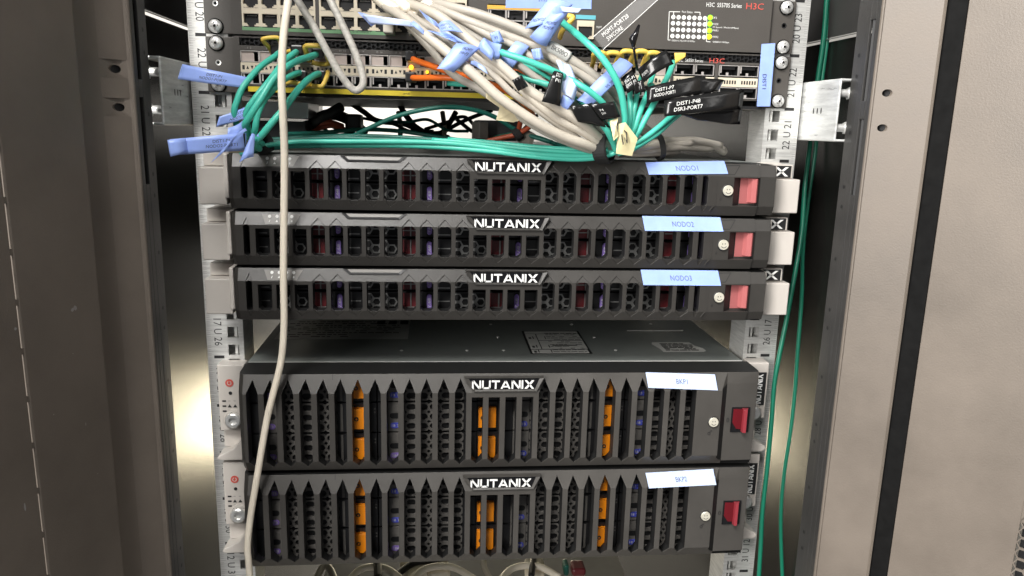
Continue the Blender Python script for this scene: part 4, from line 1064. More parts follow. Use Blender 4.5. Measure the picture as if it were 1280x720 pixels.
# --- beige bundle
G = 'beige copper cables in the big bundle'
beige = [
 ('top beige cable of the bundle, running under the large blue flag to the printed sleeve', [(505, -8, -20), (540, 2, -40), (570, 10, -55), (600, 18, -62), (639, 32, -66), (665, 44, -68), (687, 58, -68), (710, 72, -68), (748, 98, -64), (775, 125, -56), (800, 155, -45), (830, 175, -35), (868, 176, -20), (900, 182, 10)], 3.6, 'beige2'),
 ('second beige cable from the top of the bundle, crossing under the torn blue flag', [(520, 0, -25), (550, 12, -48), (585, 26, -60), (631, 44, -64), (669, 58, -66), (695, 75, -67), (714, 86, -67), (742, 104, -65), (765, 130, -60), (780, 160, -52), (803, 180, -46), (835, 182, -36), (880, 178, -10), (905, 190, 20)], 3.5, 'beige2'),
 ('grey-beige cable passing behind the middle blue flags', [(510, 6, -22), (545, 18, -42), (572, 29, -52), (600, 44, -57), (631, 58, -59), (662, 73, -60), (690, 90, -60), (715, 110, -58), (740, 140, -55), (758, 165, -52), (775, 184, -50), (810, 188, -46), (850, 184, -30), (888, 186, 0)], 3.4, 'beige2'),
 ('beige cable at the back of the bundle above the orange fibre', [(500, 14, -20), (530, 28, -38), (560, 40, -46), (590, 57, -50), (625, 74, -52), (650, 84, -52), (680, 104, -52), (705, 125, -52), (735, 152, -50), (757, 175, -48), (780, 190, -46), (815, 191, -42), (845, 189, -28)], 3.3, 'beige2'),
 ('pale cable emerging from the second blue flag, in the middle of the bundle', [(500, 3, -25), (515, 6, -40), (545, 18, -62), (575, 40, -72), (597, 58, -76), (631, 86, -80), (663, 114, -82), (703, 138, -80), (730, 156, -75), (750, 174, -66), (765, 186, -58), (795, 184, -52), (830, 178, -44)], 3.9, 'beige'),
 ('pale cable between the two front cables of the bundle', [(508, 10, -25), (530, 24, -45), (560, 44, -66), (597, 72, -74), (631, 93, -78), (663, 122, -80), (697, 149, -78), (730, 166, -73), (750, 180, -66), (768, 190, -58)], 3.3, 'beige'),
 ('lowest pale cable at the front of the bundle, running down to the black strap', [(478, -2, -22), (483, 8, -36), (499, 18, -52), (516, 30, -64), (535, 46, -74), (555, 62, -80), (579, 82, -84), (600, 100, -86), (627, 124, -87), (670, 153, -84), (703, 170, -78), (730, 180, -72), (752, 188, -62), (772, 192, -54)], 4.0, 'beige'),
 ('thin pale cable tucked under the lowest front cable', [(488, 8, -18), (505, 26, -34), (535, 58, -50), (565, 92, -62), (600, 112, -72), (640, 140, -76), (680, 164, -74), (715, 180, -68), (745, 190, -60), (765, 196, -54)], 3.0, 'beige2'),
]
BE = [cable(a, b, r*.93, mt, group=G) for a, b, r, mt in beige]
for (i, j, f, dy, rr) in ((0, 1, .5, 7, 2.7), (1, 2, .5, 7, 2.6), (2, 3, .5, 8, 2.6), (4, 5, .5, 7, 2.7), (5, 6, .45, 8, 2.6), (2, 4, .5, 10, 2.7), (1, 4, .3, 12, 2.6), (3, 7, .4, 6, 2.5)):
    A_, B_ = beige[i][1], beige[j][1]; k_ = min(len(A_), len(B_)); pts = []
    for q in range(k_):
        a_, b_ = A_[q], B_[min(q, len(B_)-1)]
        pts.append((a_[0]*(1-f)+b_[0]*f+random.uniform(-3, 3), a_[1]*(1-f)+b_[1]*f+random.uniform(-2, 2), max(a_[2], b_[2])*.4+min(a_[2], b_[2])*.6+dy*.4))
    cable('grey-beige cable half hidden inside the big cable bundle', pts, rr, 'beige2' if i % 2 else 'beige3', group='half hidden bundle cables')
# boots and plugs at the left end of the bundle
for k, (cb, px, py, Y) in enumerate(((4, 500, 4, -30), (6, 484, 6, -34), (5, 512, 12, -30), (0, 530, 0, -30))):
    sleeve(BE[cb], [(px-12, py-9, Y+16), (px, py, Y), (px+12, py+9, Y-12)], [5.6]*3 if False else 5.0, 'ivory', 'boot')
for k, (px, py, w) in enumerate(((486, 34, 13), (518, 36, 14), (545, 18, 10))):
    p = at(px, py, -16); o = tag(boxat(None, 'plug', 'boot', p, w*.62, 16, 10, 1.0), ['clear plastic network plug left of the green stripe end', 'clear plastic network plug under the blue fold', 'clear network plug behind the top of the bundle'][k], 'plug', 'clear network plugs')
# printed sleeve
s = sleeve(BE[0], [(685, 57, -68.5), (697, 63, -68.8), (711, 72, -68.8)], 4.3, 'sticker', 'printed_sleeve')
A, B = at(687, 57, -73.6), at(712, 71, -73.6); d = (B-A).normalized()
text('sleeve_text', 'BK500O', (A+B)/2+Vector((0, -.2, .2)), d, Vector((-d.z, 0, d.x)), 3.6, 'print_black', s, width=13)
# hook and loop strap
def torus(label, c, axis, R, r, wid, mat='strap', name='cable_strap'):
    """band of width wid around an axis"""
    a = Vector(axis).normalized(); u = a.orthogonal().normalized(); v = a.cross(u); mm = MB(); n = 30
    for k in range(n):
        for (rr, w) in ((R, -wid/2), (R+r, -wid/2+.8), (R+r, wid/2-.8), (R, wid/2)):
            t_ = 2*math.pi*k/n; jit = 1+.02*math.sin(5*t_)
            mm.v.append(tuple(c+(u*math.cos(t_)+v*math.sin(t_))*rr*jit+a*w))
    for k in range(n):
        k2 = (k+1) % n
        for j in range(4):
            j2 = (j+1) % 4; mm.f.append((k*4+j, k2*4+j, k2*4+j2, k*4+j2)); mm.m.append(0)
    o = mm.build(name, mat, None, smooth=False); return tag(o, label, 'strap')
torus('wide black hook-and-loop strap gathering the cables above the logo of NODO1', at(755, 186, -62), (.80, -.58, .10), 10.0, 1.6, 11.5)
torus('narrow black strap round the beige cables at the right of the bundle', at(823, 183, -40), (.95, .1, .22), 10.2, 1.2, 5)
torus('black tie holding the aqua fibres at the left end, under the blue flags', at(328, 177, -46), (.85, -.3, .45), 8.0, 1.5, 9)

# --- aqua fibres: trunk lying on the topmost server
GA = 'aqua fibre trunk cables lying on the top server'
trunk = [
 ('aqua fibre at the front of the trunk lying on the topmost server', [(300, 193, -46), (330, 183, -44), (370, 177.5, -42), (420, 177, -40), (480, 177, -40), (540, 178, -42), (590, 182, -46), (640, 189, -52), (690, 194, -58), (740, 195, -62), (765, 190, -64)]),
 ('aqua fibre just below the front one of the trunk', [(310, 190, -40), (345, 184, -38), (390, 182, -36), (440, 182, -36), (500, 182, -38), (560, 184.5, -42), (620, 190, -50), (670, 196, -56), (720, 199, -60), (755, 196, -63), (770, 190, -66)]),
 ('aqua fibre in the upper middle of the trunk, right half', [(540, 175, -34), (580, 178, -40), (630, 183.5, -46), (680, 188, -54), (730, 190.5, -60), (760, 187, -66)]),
 ('aqua fibre at the top of the trunk near the strap', [(560, 174.5, -30), (610, 178, -38), (660, 183, -48), (710, 186.5, -57), (750, 186, -64)]),
]
for a, b in trunk: cable(a, b, 2.0, 'aqua', 'fibre_cable', group=GA)
GD = 'dark green fibres behind the trunk'
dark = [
 ('shade-coloured aqua fibre directly behind the aqua trunk', [(320, 176, -24), (380, 172, -18), (450, 170, -12), (520, 173, -14), (580, 178, -24), (640, 184, -34), (700, 189, -44), (745, 188, -50)]),
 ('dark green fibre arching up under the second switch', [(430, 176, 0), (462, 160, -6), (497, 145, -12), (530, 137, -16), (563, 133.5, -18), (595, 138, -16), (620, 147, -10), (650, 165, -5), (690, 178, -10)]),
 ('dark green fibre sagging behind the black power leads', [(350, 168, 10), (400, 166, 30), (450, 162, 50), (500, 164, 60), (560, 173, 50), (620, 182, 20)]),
 ('shade-coloured aqua fibre low behind the trunk on the left', [(325, 180, -30), (370, 174.5, -28), (420, 172.5, -26), (470, 174, -26), (530, 176.5, -30)]),
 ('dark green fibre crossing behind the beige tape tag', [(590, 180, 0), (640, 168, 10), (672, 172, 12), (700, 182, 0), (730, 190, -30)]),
 ('shade-coloured aqua fibre resting on the server lid at the left', [(310, 187, -28), (360, 179, -20), (420, 176, -14), (480, 178.5, -16), (540, 181, -24), (600, 186, -34)]),
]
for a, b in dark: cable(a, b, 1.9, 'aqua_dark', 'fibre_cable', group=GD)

# --- aqua fibres fanning out above the strap
GF = 'aqua fibres fanning out above the strap'
fan = [
 ('long aqua fibre rising to the clear printed tape', [(695, 20, -30), (704, 29, -48), (719, 41, -66), (733, 53, -78), (750, 69, -84), (766, 92, -86), (776, 115, -84), (780.5, 140, -80), (780, 158, -76), (768, 184, -66)], 2.6),
 ('aqua fibre standing straight up beside the long one', [(787, 100, -50), (787.5, 120, -64), (788, 145, -70), (784, 165, -70), (770, 187, -66)], 2.1),
 ('aqua fibre second to the right of the long one', [(803, 92, -46), (797, 115, -60), (792, 140, -68), (788, 162, -69), (774, 188, -66)], 2.1),
 ('aqua fibre third to the right of the long one, under a black flag', [(815, 106, -52), (805, 127, -62), (797, 148, -68), (791, 166, -69), (776, 190, -66)], 2.3),
 ('aqua fibre fourth to the right of the long one, under a black flag', [(828, 112, -56), (817, 130, -63), (805, 152, -68), (795, 170, -68), (780, 190, -66)], 2.3),
 ('upper of the two aqua fibres bending right to the lowest black flag', [(848, 138, -56), (836, 148, -60), (822, 160, -64), (806, 172, -66), (786, 184, -66), (772, 188, -66)], 2.1),
 ('lower of the two aqua fibres bending right to the lowest black flag', [(850, 142, -50), (838, 152, -56), (824, 165, -61), (808, 176, -64), (788, 188, -66), (772, 192, -66)], 2.1),
 ('aqua fibre emerging from the black tape left of the strap', [(728, 128, -70), (738, 138, -78), (749, 151, -80), (759, 164, -78), (766, 178, -72), (770, 188, -68)], 2.3),
 ('short aqua stub at the fibre port above the black flags', [(842, 78, -22), (839, 86, -36), (834, 97, -44), (829, 106, -48)], 2.3),
 ('short aqua stub beside the yellow pull tabs', [(820, 84, -22), (816, 94, -38), (812, 106, -46)], 2.0),
 ('aqua fibre crossing the bundle from the folded blue flag to black tape', [(617, 59, -70), (626, 65, -80), (650, 73, -86), (672, 81, -88), (692, 89, -88), (705, 96, -84)], 2.4),
 ('aqua fibre low in the bundle left of the black tape', [(645, 92, -60), (657, 98, -66), (671, 102, -70), (686, 106, -74), (698, 110, -74)], 2.2),
 ('aqua fibre running right from the torn blue flag into the purple-blue flag', [(706, 95, -76), (723, 105, -84), (738, 115, -86), (752, 127, -84), (760, 138, -78), (764, 150, -74)], 2.3),
 ('aqua fibre under the orange pair at the second switch', [(560, 104, -40), (580, 105.5, -46), (600, 105, -50), (625, 112, -48)], 2.0),
]
FA = [cable(a, b, r, 'aqua', 'fibre_cable', group=GF) for a, b, r in fan]

# --- aqua fibres plugged into the left fibre ports
GL = 'aqua fibres plugged into the left ports'
left = [
 ('aqua fibre with the uppermost blue flag, leftmost at the ports', [(349, 66, -30), (344, 70, -40), (326, 83, -54), (312, 98, -62), (303, 110, -66), (296, 127, -68), (293, 140, -68), (298, 160, -62), (318, 178, -52)], 2.3),
 ('aqua fibre from the second left port, half behind the ivory cable', [(372, 64, -28), (366, 68, -38), (356, 76, -48), (346, 89, -58), (333, 106, -66), (320, 122, -70), (308, 142, -70), (312, 165, -62), (326, 178, -50)], 2.4),
 ('aqua fibre with black plug in a yellow loop, upper row', [(397, 67, -28), (390, 70, -38), (372, 76, -52), (355, 86, -62), (341, 100, -68), (326, 124, -74), (312, 146, -76), (306, 160, -72), (320, 176, -56)], 2.5),
 ('aqua fibre from the lower row, just right of the ivory cable', [(377, 91, -28), (370, 92, -36), (356, 99, -52), (345, 108, -62), (331, 124, -70), (323, 140, -74), (319, 160, -74), (318, 172, -66), (328, 180, -54)], 2.3),
 ('aqua fibre from the lower row, rightmost of the left fan', [(401, 92, -28), (393, 94, -38), (380, 104, -52), (368, 118, -62), (355, 136, -70), (342, 151, -74), (328, 168, -74), (318, 180, -70), (324, 186, -58)], 2.5),
]
LA = [cable(a, b, r, 'aqua', 'fibre_cable', group=GL) for a, b, r in left]
for cb, px, py in ((0, 350, 64), (1, 374, 64), (2, 400, 68), (3, 379, 95), (4, 402, 95)):
    p = at(px, py, -20); boxat(LA[cb], 'plug', 'tray_black', p, 9.5, 24, 7.5, 1.2)
def loop(parent, pts, r, name='pull_tab'):
    P = spline([at(*q) for q in pts], 5); mm = MB(); mm.tube(P, r, 8); return mm.build(name, 'yellow_p', parent, smooth=True)
loop(LA[0], [(341, 68, -20), (336, 59, -30), (329, 51, -36), (331, 48, -37), (346, 47, -36), (350, 52, -32), (352, 62, -24)], 1.7)
loop(LA[1], [(355, 66, -26), (365, 63, -30), (375, 62, -28), (382, 58, -28)], 1.6)
loop(LA[2], [(386, 76, -24), (383, 66, -32), (382, 58, -36), (393, 57, -37), (405, 59, -36), (409, 70, -32), (411, 79, -27), (400, 80, -24), (390, 78, -24)], 1.9)
loop(LA[3], [(352, 107, -28), (362, 103, -34), (376, 105, -36), (384, 107, -34), (388, 100, -26)], 1.7)
loop(LA[4], [(386, 107, -28), (398, 108, -35), (403, 107, -36), (408, 97, -33), (410, 90, -26)], 1.8)
# blue flags on the left
flag(LA[0], [(228, 80, -68), (312, 97, -63), (305, 110, -66), (222, 99, -68)], bend=6, lines=('DIST1-P1', 'NODO1-PORT7'), width=.40, th=2.0, tu=.52, tv=.5)
flag(LA[1], [(274, 146, -72), (322, 127, -72), (312, 146, -74), (270, 159, -72)], bend=-4, lines=('DIST1-P6', 'NODO-P2'), th=2.4, tu=.6)
flag(LA[1], [(306, 144, -68), (331, 106, -67), (334, 117, -67), (316, 144, -69)], bend=3)
flag(LA[2], [(285, 160, -78), (315, 143, -78), (305, 158, -76), (283, 186, -80)], bend=-3, twist=3)
o = flag(LA[3], [(212, 174, -82), (308, 166, -74), (308, 188, -72), (214, 194, -82)], bend=5, lines=('DIST1-P6', 'NODO2-PORT1'), width=.44, th=2.2, tu=.68, tv=.48)
flag(LA[3], [(209, 175, -92), (233, 173, -83), (235, 190, -83), (213, 196, -92)], bend=3)
flag(LA[3], [(303, 167, -75), (306, 166.5, -75), (307, 183, -73), (304, 184, -73)], mat='tape_black')
flag(LA[2], [(282, 188, -82), (306, 160, -76), (309, 163, -76), (263, 204, -84)], bend=2)
flag(LA[4], [(320, 170, -76), (349, 141, -73), (346, 148, -73), (326, 172, -76)], bend=-2)
flag(LA[4], [(314, 168, -78), (319, 168, -78), (317, 196, -82), (299, 203, -86)], bend=2)
c = sleeve(LA[3], [(286, 188, -72), (305, 187, -70), (320, 178, -66)], 1.6, 'masking', 'paper_roll')

# --- yellow pull tabs of the right fibre ports
for k, (x, y) in enumerate(((745, 70), (762, 70), (780, 68), (797, 68), (812, 70))):
    o = loop(None, [(x-5, y+14, -18), (x-3, y+5, -28), (x-2, y-3, -34), (x+7, y-4, -35), (x+12, y-1, -33), (x+9, y+6, -26), (x+6, y+14, -18)], 2.0)
    tag(o, ['leftmost yellow pull tab at the right fibre ports', 'second yellow pull tab at the right fibre ports', 'third yellow pull tab at the right fibre ports', 'fourth yellow pull tab at the right fibre ports', 'fifth yellow pull tab, behind the black flag'][k], 'pull tab', 'yellow pull tabs')
o = flag(None, [(843, 66, -30), (857, 66, -32), (857, 71, -32), (844, 80, -30)], 'yellow_p', name='pull_tab'); tag(o, 'flat yellow pull tab beside the second red logo', 'pull tab', 'yellow pull tabs')
o = loop(None, [(700, 47, -16), (703, 38, -28), (712, 28, -34), (716, 22, -34), (710, 20, -32)], 2.2); tag(o, 'yellow pull tab behind the large blue flag of the upper switch', 'pull tab', 'yellow pull tabs')

# --- orange fibres
GO = 'orange fibres of the second switch'
OR = [cable('upper orange fibre from the amber-lit port', [(514, 72, -24), (521, 76, -34), (533, 80, -46), (547, 85, -54), (565, 91, -58), (585, 96, -58), (610, 104, -58), (630, 112, -66), (650, 125, -70), (664, 140, -60), (668, 155, -30)], 2.3, 'orange_c', 'fibre_cable', group=GO),
      cable('lower orange fibre from the amber-lit port', [(514, 97, -24), (521, 97.5, -34), (545, 97, -46), (570, 98, -52), (595, 100, -54), (625, 110, -58)], 2.3, 'orange_c', 'fibre_cable', group=GO),
      cable('orange fibre showing through the middle of the bundle', [(628, 78, -44), (640, 86, -50), (655, 92, -52), (670, 98, -52), (690, 104, -46)], 2.4, 'orange_c', 'fibre_cable', group=GO)]
for cb, px, py in ((0, 514, 71), (1, 514, 97)):
    p = at(px, py, -18); boxat(OR[cb], 'plug', 'tray_black', p, 8.5, 22, 7.5, 1.2)
for cb, px, py, w in ((0, 514, 84, 3.6), (1, 534, 90, 2.4)):
    p = at(px, py, -9.5); mm = MB(); mm.lathe(0, 0, [(w*.5, 2), (w*.5, 0), (w*.3, -.6)], 14); mm.build('port_lamp', 'led_amber', OR[cb], loc=p)
GR = 'rust coloured fibres in the gap'
cable('rust coloured fibre dropping behind the beige tape tag', [(652, 145, -20), (650, 155, -14), (647, 166, -6), (640, 170, 0)], 2.1, 'rust_c', 'fibre_cable', group=GR)
cable('rust coloured fibre running left from the tie in the gap', [(672, 150, -20), (660, 160, -14), (645, 168, -8), (628, 172, -6), (606, 177, -4)], 2.1, 'rust_c', 'fibre_cable', group=GR)
cable('rust coloured leads at the left of the gap', [(385, 160, 60), (398, 155, 50), (412, 153, 50), (428, 158, 60)], 2.6, 'rust_c', 'power_lead', group=GR)
cable('lower rust coloured lead at the left of the gap', [(388, 164, 60), (402, 159, 52), (416, 157, 52), (430, 162, 60)], 2.4, 'rust_c', 'power_lead', group=GR)

# --- blue flags in the middle
flag(BE[6], [(452, 18, -60), (512, 26, -70), (520, 34, -70), (463, 30, -62)], bend=3, mat='tape_light', curl=1.5)
flag(BE[6], [(447, 15, -58), (463, 21, -62), (474, 27, -63), (464, 33, -60)], bend=-2)
flag(BE[6], [(517, 26, -72), (530, 38, -76), (530, 44, -76), (512, 30, -72)], mat='tape', bend=2)
flag(BE[4], [(547, 31, -76), (562, 25, -78), (579, 41, -80), (551, 40, -79)], bend=2, lines=('MGMT1', 'SW2-P2'), th=2.0, tu=.42)
flag(BE[4], [(524, 12, -72), (545, 27, -76), (552, 38, -78), (533, 24, -74)], bend=-3)
flag(BE[5], [(534, 38, -80), (560, 40, -82), (588, 56, -84), (562, 50, -83)], bend=-2, curl=2, lines=('SW2-P2',), th=2.0)
o = flag(BE[6], [(570, 54, -88), (600, 60, -86), (567, 91, -92), (546, 86, -94)], bend=3, lines=('MGMT1', 'SW-P3'), th=2.6, tu=.62, tv=.25, width=.4)
flag(BE[5], [(597, 61, -84), (605, 47, -86), (619, 66, -88), (615, 76, -88)], bend=2)
flag(BE[5], [(605, 47, -86), (627, 55, -82), (624, 73, -82), (617, 72, -88)], bend=-2)
flag(BE[3], [(645, 51, -72), (662, 58, -72), (641, 85, -74), (624, 75, -72)], bend=2)
flag(BE[3], [(589, 74, -74), (606, 84, -80), (610, 93, -82), (588, 80, -76)], bend=1)
flag(BE[0], [(688, -4, -78), (716, 6, -80), (690, 28, -80), (656, 36, -74)], bend=3, lines=('MGMT02',), th=3, tu=.30, tv=.75, width=.5)
flag(BE[0], [(688, 17, -84), (712, 12, -86), (683, 58, -76), (662, 46, -74)], bend=3, lines=('MGMT02', 'MGMT-P8'), th=2.8, tu=.42, tv=.4, width=.55)
flag(BE[0], [(700, 8, -88), (727, 11, -92), (723, 16, -92), (703, 15, -88)], mat='tape_light', bend=1)
flag(BE[1], [(695, 75, -76), (714, 84, -76), (724, 106, -80), (704, 104, -80)], bend=2, mat='tape_light', curl=2)
flag(BE[1], [(703, 92, -82), (723, 104, -82), (718, 127, -84), (702, 115, -84)], bend=2, mat='tape_light', curl=2)
flag(BE[1], [(704, 118, -84), (718, 126, -84), (709, 138, -82), (697, 132, -82)], bend=1)
flag(FA[12], [(775, 72, -70), (792, 82, -72), (738, 134, -80), (721, 125, -78)], bend=2, lines=('SW12', 'DIST'), th=3, tu=.8, tv=.5, width=.2)
# --- black flags
flag(FA[2], [(797, 87, -58), (833, 62, -64), (842, 80, -66), (804, 104, -62)], 'tape_black', bend=4, lines=('PORT1',), ink='white_print', th=2.4, tu=.16, tv=.55, width=.2)
flag(FA[1], [(777, 97, -70), (790, 87, -70), (801, 108, -74), (784, 117, -74)], 'tape_black', bend=1, lines=('SW1-P1', 'DIST-P2'), ink='white_print', th=2.2, width=.8)
flag(FA[3], [(808, 109, -68), (882, 94, -62), (880, 117, -66), (808, 129, -70)], 'tape_black', bend=5, lines=('DIST1-P7', 'NODO-PORT1'), ink='white_print', th=2.6, tu=.28, width=.34, curl=1.2)
flag(FA[4], [(868, 98, -64), (905, 100, -60), (897, 116, -62), (866, 117, -66)], 'tape_black', bend=3, curl=1.5)
flag(FA[5], [(830, 126, -76), (930, 111, -68), (928, 136, -70), (830, 146, -78)], 'tape_black', bend=5, lines=('DIST1-P48', 'DSR3-PORT7'), ink='white_print', th=3.0, tu=.28, tv=.5, width=.34, curl=1.2)
flag(FA[6], [(850, 143, -70), (928, 134, -62), (926, 156, -64), (872, 150, -66)], 'tape_black', bend=2, curl=2)
flag(FA[10], [(692, 88, -90), (704, 92, -88), (700, 133, -90), (677, 127, -92)], 'tape_black', bend=2, lines=('DIST', 'P41'), ink='white_print', th=2.6, tu=.55, tv=.18, width=.5)
flag(FA[7], [(712, 133, -84), (740, 128, -84), (764, 160, -80), (722, 152, -82)], 'tape_black', bend=2, curl=2)
flag(FA[7], [(737, 131, -86), (768, 126, -86), (776, 146, -84), (752, 150, -84)], 'tape_black', bend=2, lines=('P4', 'SW'), ink='white_print', th=2, tu=.3, width=.2, curl=1)
# clear tape with white print
flag(FA[0], [(742, 46, -86), (797, -2, -78), (824, -2, -78), (754, 62, -86)], 'tape_clear', bend=2, name='clear_flag')
for s_, (x0, y0), (x1, y1) in (('MGMT-PORT28', (753, 44), (785, 19)), ('SWCORE', (759, 49), (778, 34))):
    A, B = at(x0, y0, -90), at(x1, y1, -88); d = (B-A).normalized(); nn = d.cross(Vector((0, 1, 0))); nn = nn if nn.z > 0 else -nn
    text('label_text', s_, (A+B)/2, d, nn, 2.9, 'white_print', FA[0], width=(B-A).length)
mm = MB()
for a, b in (((742, 46), (797, -2)), ((754, 62), (824, -2))):
    mm.tube([at(*a, -86.5), at((a[0]+b[0])/2, (a[1]+b[1])/2, -84.5), at(*b, -78.5)], .28, 6)
mm.build('clear_flag_edge', 'white_print', FA[0])
# black pointed clip
mm = MB(); P = [at(799, 31, -80), at(795, 42, -80), at(791, 49, -80), at(792, 58, -80)]; mm.tube(P, [.8, 2.0, 3.2, 1.4], 8); P = [at(792, 58, -80), at(794, 72, -74), at(797, 88, -70)]; mm.tube(P, 1.0, 6)
tag(mm.build('cable_tie', 'gloss_black', None, smooth=True), 'small black pointed tie end above the black flags', 'cable tie')
# paper tags
tg = thing('paper_tag', 'cream paper tag with scribbled mark hanging at the strap', 'tag', tuple(at(782, 175, -76)))
def local(o, pts): return [tuple(Vector(p)-o.location*1000) for p in pts]
def sheet(parent, name, mat, pts, th=.3):
    mm = MB(); mm.poly(local(parent, [at(*q) for q in pts])); return mm.build(name, mat, parent, solid=th)
sheet(tg, 'main_leaf', 'masking', [(773, 155, -82), (770, 192, -78), (790, 195, -76), (797, 173, -80), (782, 153, -84)])
sheet(tg, 'folded_leaf', 'masking', [(762, 151, -84), (767, 176, -84), (773, 170, -83), (770, 158, -86), (773, 147, -84)])
mm = MB(); q = [(777, 168), (779, 181), (781, 172), (784, 179), (783, 166), (780, 163)]; mm.tube(local(tg, [at(a, b, -83.2) for a, b in q]), .45, 6); mm.build('scribble', 'print_black', tg)
tg = thing('tape_tag', 'beige masking tape tag stuck under the front cables of the bundle', 'tag', tuple(at(635, 140, -80)))
sheet(tg, 'upper_leaf', 'masking2', [(607, 117, -86), (608, 123, -85), (640, 145, -78), (660, 147, -76), (636, 128, -84), (612, 114, -88)])
sheet(tg, 'lower_leaf', 'masking2', [(625, 133, -82), (620, 150, -80), (642, 153, -78), (658, 147, -76), (640, 140, -80)])
# name labels stuck on the switches
tape_label(SW1, [(at(632, 0, YS).x, 44.4, YS-.2), (at(739, 0, YS).x, 44.4, YS-.2), (at(739, 11.5, YS).x, at(739, 11.5, YS).z, YS-.2), (at(632, 10, YS).x, at(632, 10, YS).z, YS-.2)], 'SWMGMT', 'tape', 4.4, 17)
lq = [at(952, 55, -8), at(969, 54, -8), at(962.5, 133, -8), at(946, 133, -8)]
tape_lb = MB(); tape_lb.poly([tuple(v) for v in reversed(lq)]); tape_lb.build('name_label', 'tape', SW2, solid=.25)
text('label_text', 'DIST1', at(955.5, 102, -8.5), (.06, 0, -1), (1, 0, .06), 3.4, 'ink', SW2, width=12)

# --- clutter seen through the gap under the switches
GB = 'black power leads behind the gap'
for a, b, r in (
 ('black power lead sagging across the white background of the gap', [(440, 130, 300), (455, 140, 290), (472, 151, 280), (505, 155, 270), (523, 163, 270), (547, 167, 280), (558, 160, 290), (570, 140, 300)], 3.2),
 ('second black power lead beside the sagging one', [(500, 132, 260), (508, 145, 255), (520, 159, 250), (540, 169, 260), (560, 172, 280)], 3.4),
 ('black power lead rising to the right in the gap', [(530, 172, 330), (552, 166, 330), (572, 155, 330), (592, 146, 330), (615, 138, 340)], 2.6),
 ('black power lead bunched at the left of the gap', [(385, 165, 100), (398, 148, 90), (415, 143, 90), (436, 150, 100), (455, 165, 120)], 5.0),
 ('thick black lead crossing under the switch at the left', [(380, 160, 60), (395, 152, 50), (412, 142, 50), (426, 134, 60)], 4.5)):
    cable(a, b, r, 'black_c', 'power_lead', group=GB)
for k in range(6):
    x = 372+k*50+random.uniform(-12, 12); Y = random.uniform(60, 240)
    pts = [(x-40, 150+random.uniform(-8, 12), Y), (x-15, 160+random.uniform(-10, 8), Y-20), (x+10, 154+random.uniform(-10, 10), Y-10), (x+34, 163+random.uniform(-10, 8), Y), (x+60, 150+random.uniform(-10, 16), Y+20)]
    cable('thin dark lead in the tangle behind the gap', pts, random.uniform(1.4, 2.4), 'black_c' if k % 3 else 'aqua_dark', 'power_lead', group='tangled dark leads in the gap')
p = at(619, 163, 40); o = boxat(None, 'power_adapter', 'sw_black', p, 36, 60, 17, 1.5); tag(o, 'black boxy adapter behind the cables in the gap', 'adapter')
p = at(600, 163, -2); o = boxat(None, 'angle_plate', 'sw', p, 9, 12, 14, .5, .5); tag(o, 'small grey angled plate beside the black adapter', 'plate')
p = at(443, 153, 80); o = boxat(None, 'black_plug', 'black_c', p, 14, 30, 15, 2.5); tag(o, 'black plug body at the left of the gap', 'plug')
p = at(340, 145, 30); o = boxat(None, 'steel_guide', 'lip', at(350, 138, 70), 60, 60, 14, .6); tag(o, 'bright steel guide plate under the second switch at the left', 'plate')
p = at(346, 168, 30); o = boxat(None, 'black_bracket', 'sw_black', at(352, 163, 40), 46, 30, 16, .6); tag(o, 'black bracket piece behind the left fibre fan', 'bracket')
torus('dark knot tying the rust coloured fibres in the gap', at(647, 168, -8), (.8, 0, .6), 3.5, 2.0, 7, 'strap')
p = at(662, 175, -4); tg = thing('tape_tag', 'grey-brown tape tag hanging from the rust coloured fibres', 'tag', tuple(p)); sheet(tg, 'leaf', 'grey_tag', [(650, 166, -8), (645, 174, -8), (650, 184, -6), (664, 184, -6), (670, 168, -6), (660, 162, -8)], .4)
for k, x in enumerate((553, 498)):
    P = [at(x, 140, 200), at(x+3, 160, 190), at(x+2, 172, 180)]; mm = MB(); mm.tube(P, 2.6, 8); tag(mm.build('white_tie', 'ivory', None, smooth=True), ['white cable tie hanging in the middle of the gap', 'white cable tie hanging left of the middle of the gap'][k], 'cable tie', 'white ties in the gap')

# --- green cables beside the right rail
GG = 'green cables hanging beside the right rail'
cable('green cable hanging beside the right rail, passing close in front of it lower down', [(1036, -60, 50), (1033, 0, 48), (1029, 50, 46), (1022, 100, 46), (1016, 150, 44), (1012, 185, 40), (1006, 235, 30), (1002, 290, 20), (994, 340, 8), (983, 400, -2), (974, 445, -6), (968, 480, -8), (964.5, 525, -10), (959, 585, -12), (953, 640, -14), (951, 682, -14), (948.5, 725, -14), (946, 780, -14)], 2.1, 'green_c', 'hanging_cable', group=GG)
cable('green cable hanging farther right against the side panel', [(1043, -60, 54), (1039, 0, 52), (1034, 50, 50), (1028, 95, 50), (1022, 150, 46), (1019, 190, 44), (1011, 245, 40), (1004, 307, 34), (1002, 373, 30), (997, 440, 26), (993.5, 490, 24), (988, 540, 22), (980, 593, 20), (976, 647, 18), (978, 720, 16), (982, 780, 16)], 1.9, 'green_c', 'hanging_cable', group=GG)

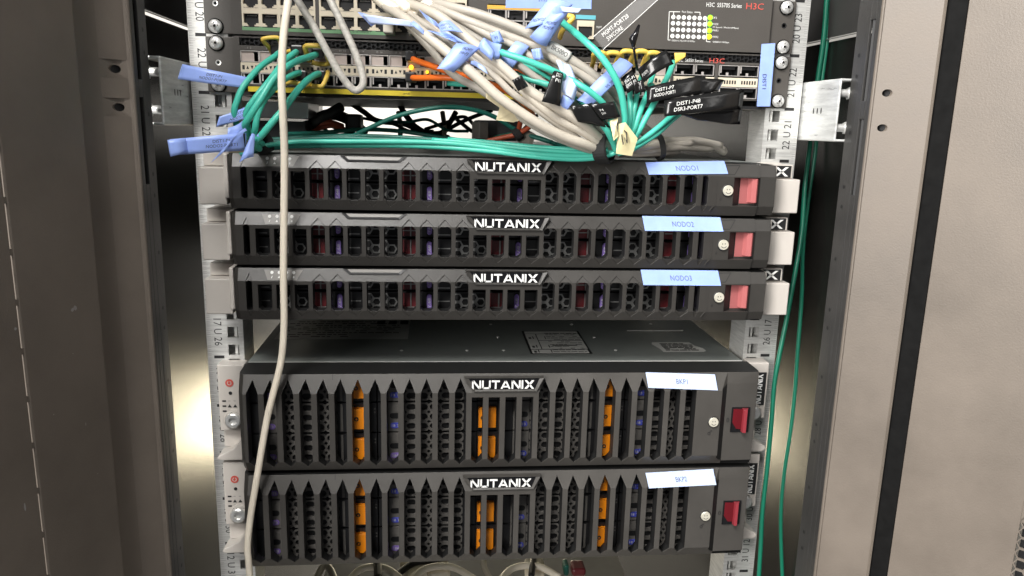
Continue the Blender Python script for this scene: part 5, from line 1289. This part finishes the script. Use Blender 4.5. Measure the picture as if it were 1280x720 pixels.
# --- things on the floor of the rack below the lowest server
m = MB(); m.box(-222, 222, 30, 700, -720, -716); tag(m.build('equipment_shelf', 'shelf'), 'grey equipment shelf below the lowest server', 'shelf')
def atz(px, py, Z):
    d = _w + _r*((px-640)/F_PX) - _u*((py-360)/F_PX); return (CAM + d*((Z*.001-CAM.z)/d.z))*1000
for k, (px, py, w, lab) in enumerate(((517, 714, 26, 'white plug lying on the bottom shelf, left one'), (548, 712, 26, 'white plug lying on the bottom shelf, middle one'), (668, 714, 24, 'white plug lying on the bottom shelf, right one'))):
    p = atz(px, py, -600); o = boxat(None, 'white_plug', 'ivory', p, w, 40, 16, 4, .3-k*.2); tag(o, lab, 'plug', 'white plugs on the shelf')
for k, (pts, r, mt, lab) in enumerate((
  ([(480, 735), (510, 708), (540, 700), (600, 690)], 4, 'black_c', 'black lead on the bottom shelf behind the white plugs'),
  ([(606, 690), (605, 706), (612, 722), (625, 740)], 3.4, 'beige', 'beige lead looping on the bottom shelf'),
  ([(668, 690), (666, 705), (664, 722)], 4, 'black_c', 'black upright lead on the bottom shelf'),
  ([(470, 690), (472, 705), (473, 725)], 5, 'black_c', 'thick black upright lead at the left of the bottom gap'),
  ([(395, 725), (404, 708), (413, 712), (420, 730)], 4, 'beige2', 'grey looped lead at the left of the bottom gap'))):
    P = spline([atz(a, b, -590+k*3) for a, b in pts], 6); mm = MB(); mm.tube(P, r, 10); tag(mm.build('shelf_lead', mt, None, smooth=True), lab, 'cable', 'leads on the bottom shelf')
p = atz(722, 710, -590); o = boxat(None, 'red_plug', 'maroon', p, 17, 22, 10, 3); tag(o, 'dark red plug on the bottom shelf', 'plug')
p = atz(707, 709, -590); o = boxat(None, 'green_clip', 'aqua_dark', p, 6, 16, 14, 2); tag(o, 'green clip beside the dark red plug', 'clip')

# --- more thin strands and small crumpled tags in the bundle
for lab, pts in (
 ('thin aqua fibre showing between the top cables of the bundle', [(560, 30, -50), (590, 46, -60), (622, 62, -66), (655, 80, -68), (690, 100, -66), (725, 128, -62), (752, 160, -58), (765, 182, -60)]),
 ('thin aqua fibre under the lowest front cable of the bundle', [(592, 103, -52), (625, 128, -62), (660, 152, -70), (700, 174, -68), (738, 188, -64)]),
 ('thin aqua fibre beside the printed sleeve', [(640, 40, -56), (675, 56, -60), (705, 78, -62), (730, 100, -62), (752, 130, -60), (766, 165, -62)])):
    cable(lab, pts, 1.5, 'aqua', 'fibre_cable', group='thin aqua strands inside the bundle')
flag(BE[2], [(612, 42, -72), (624, 38, -74), (630, 52, -74), (618, 56, -72)], bend=2, curl=2, lines=('P3',), th=2)
flag(BE[1], [(664, 62, -76), (676, 60, -78), (680, 74, -78), (668, 76, -76)], bend=2, curl=2.5)
flag(BE[4], [(640, 100, -90), (652, 94, -92), (660, 108, -90), (648, 114, -90)], 'tape_black', bend=2, curl=2)
flag(BE[3], [(576, 64, -60), (590, 62, -62), (592, 76, -62), (580, 78, -60)], bend=2, curl=2)
flag(FA[2], [(790, 104, -74), (803, 99, -74), (808, 112, -74), (794, 118, -74)], 'tape_black', bend=2, curl=2)
flag(FA[4], [(842, 104, -60), (862, 98, -58), (866, 110, -60), (846, 116, -62)], 'tape_black', bend=2, curl=2.5)
for k, (pts, lab) in enumerate((([(505, 735), (530, 712), (565, 709), (600, 728)], 'pale lead curling round the white plugs on the bottom shelf'), ([(620, 735), (640, 711), (672, 708), (700, 722)], 'pale lead between the plugs on the bottom shelf'), ([(430, 735), (450, 712), (480, 710), (505, 726)], 'pale lead at the left of the bottom shelf'))):
    P = spline([atz(a, b, -585) for a, b in pts], 6); mm = MB(); mm.tube(P, 4.2, 10); tag(mm.build('shelf_lead', 'ivory', None, smooth=True), lab, 'cable', 'leads on the bottom shelf')
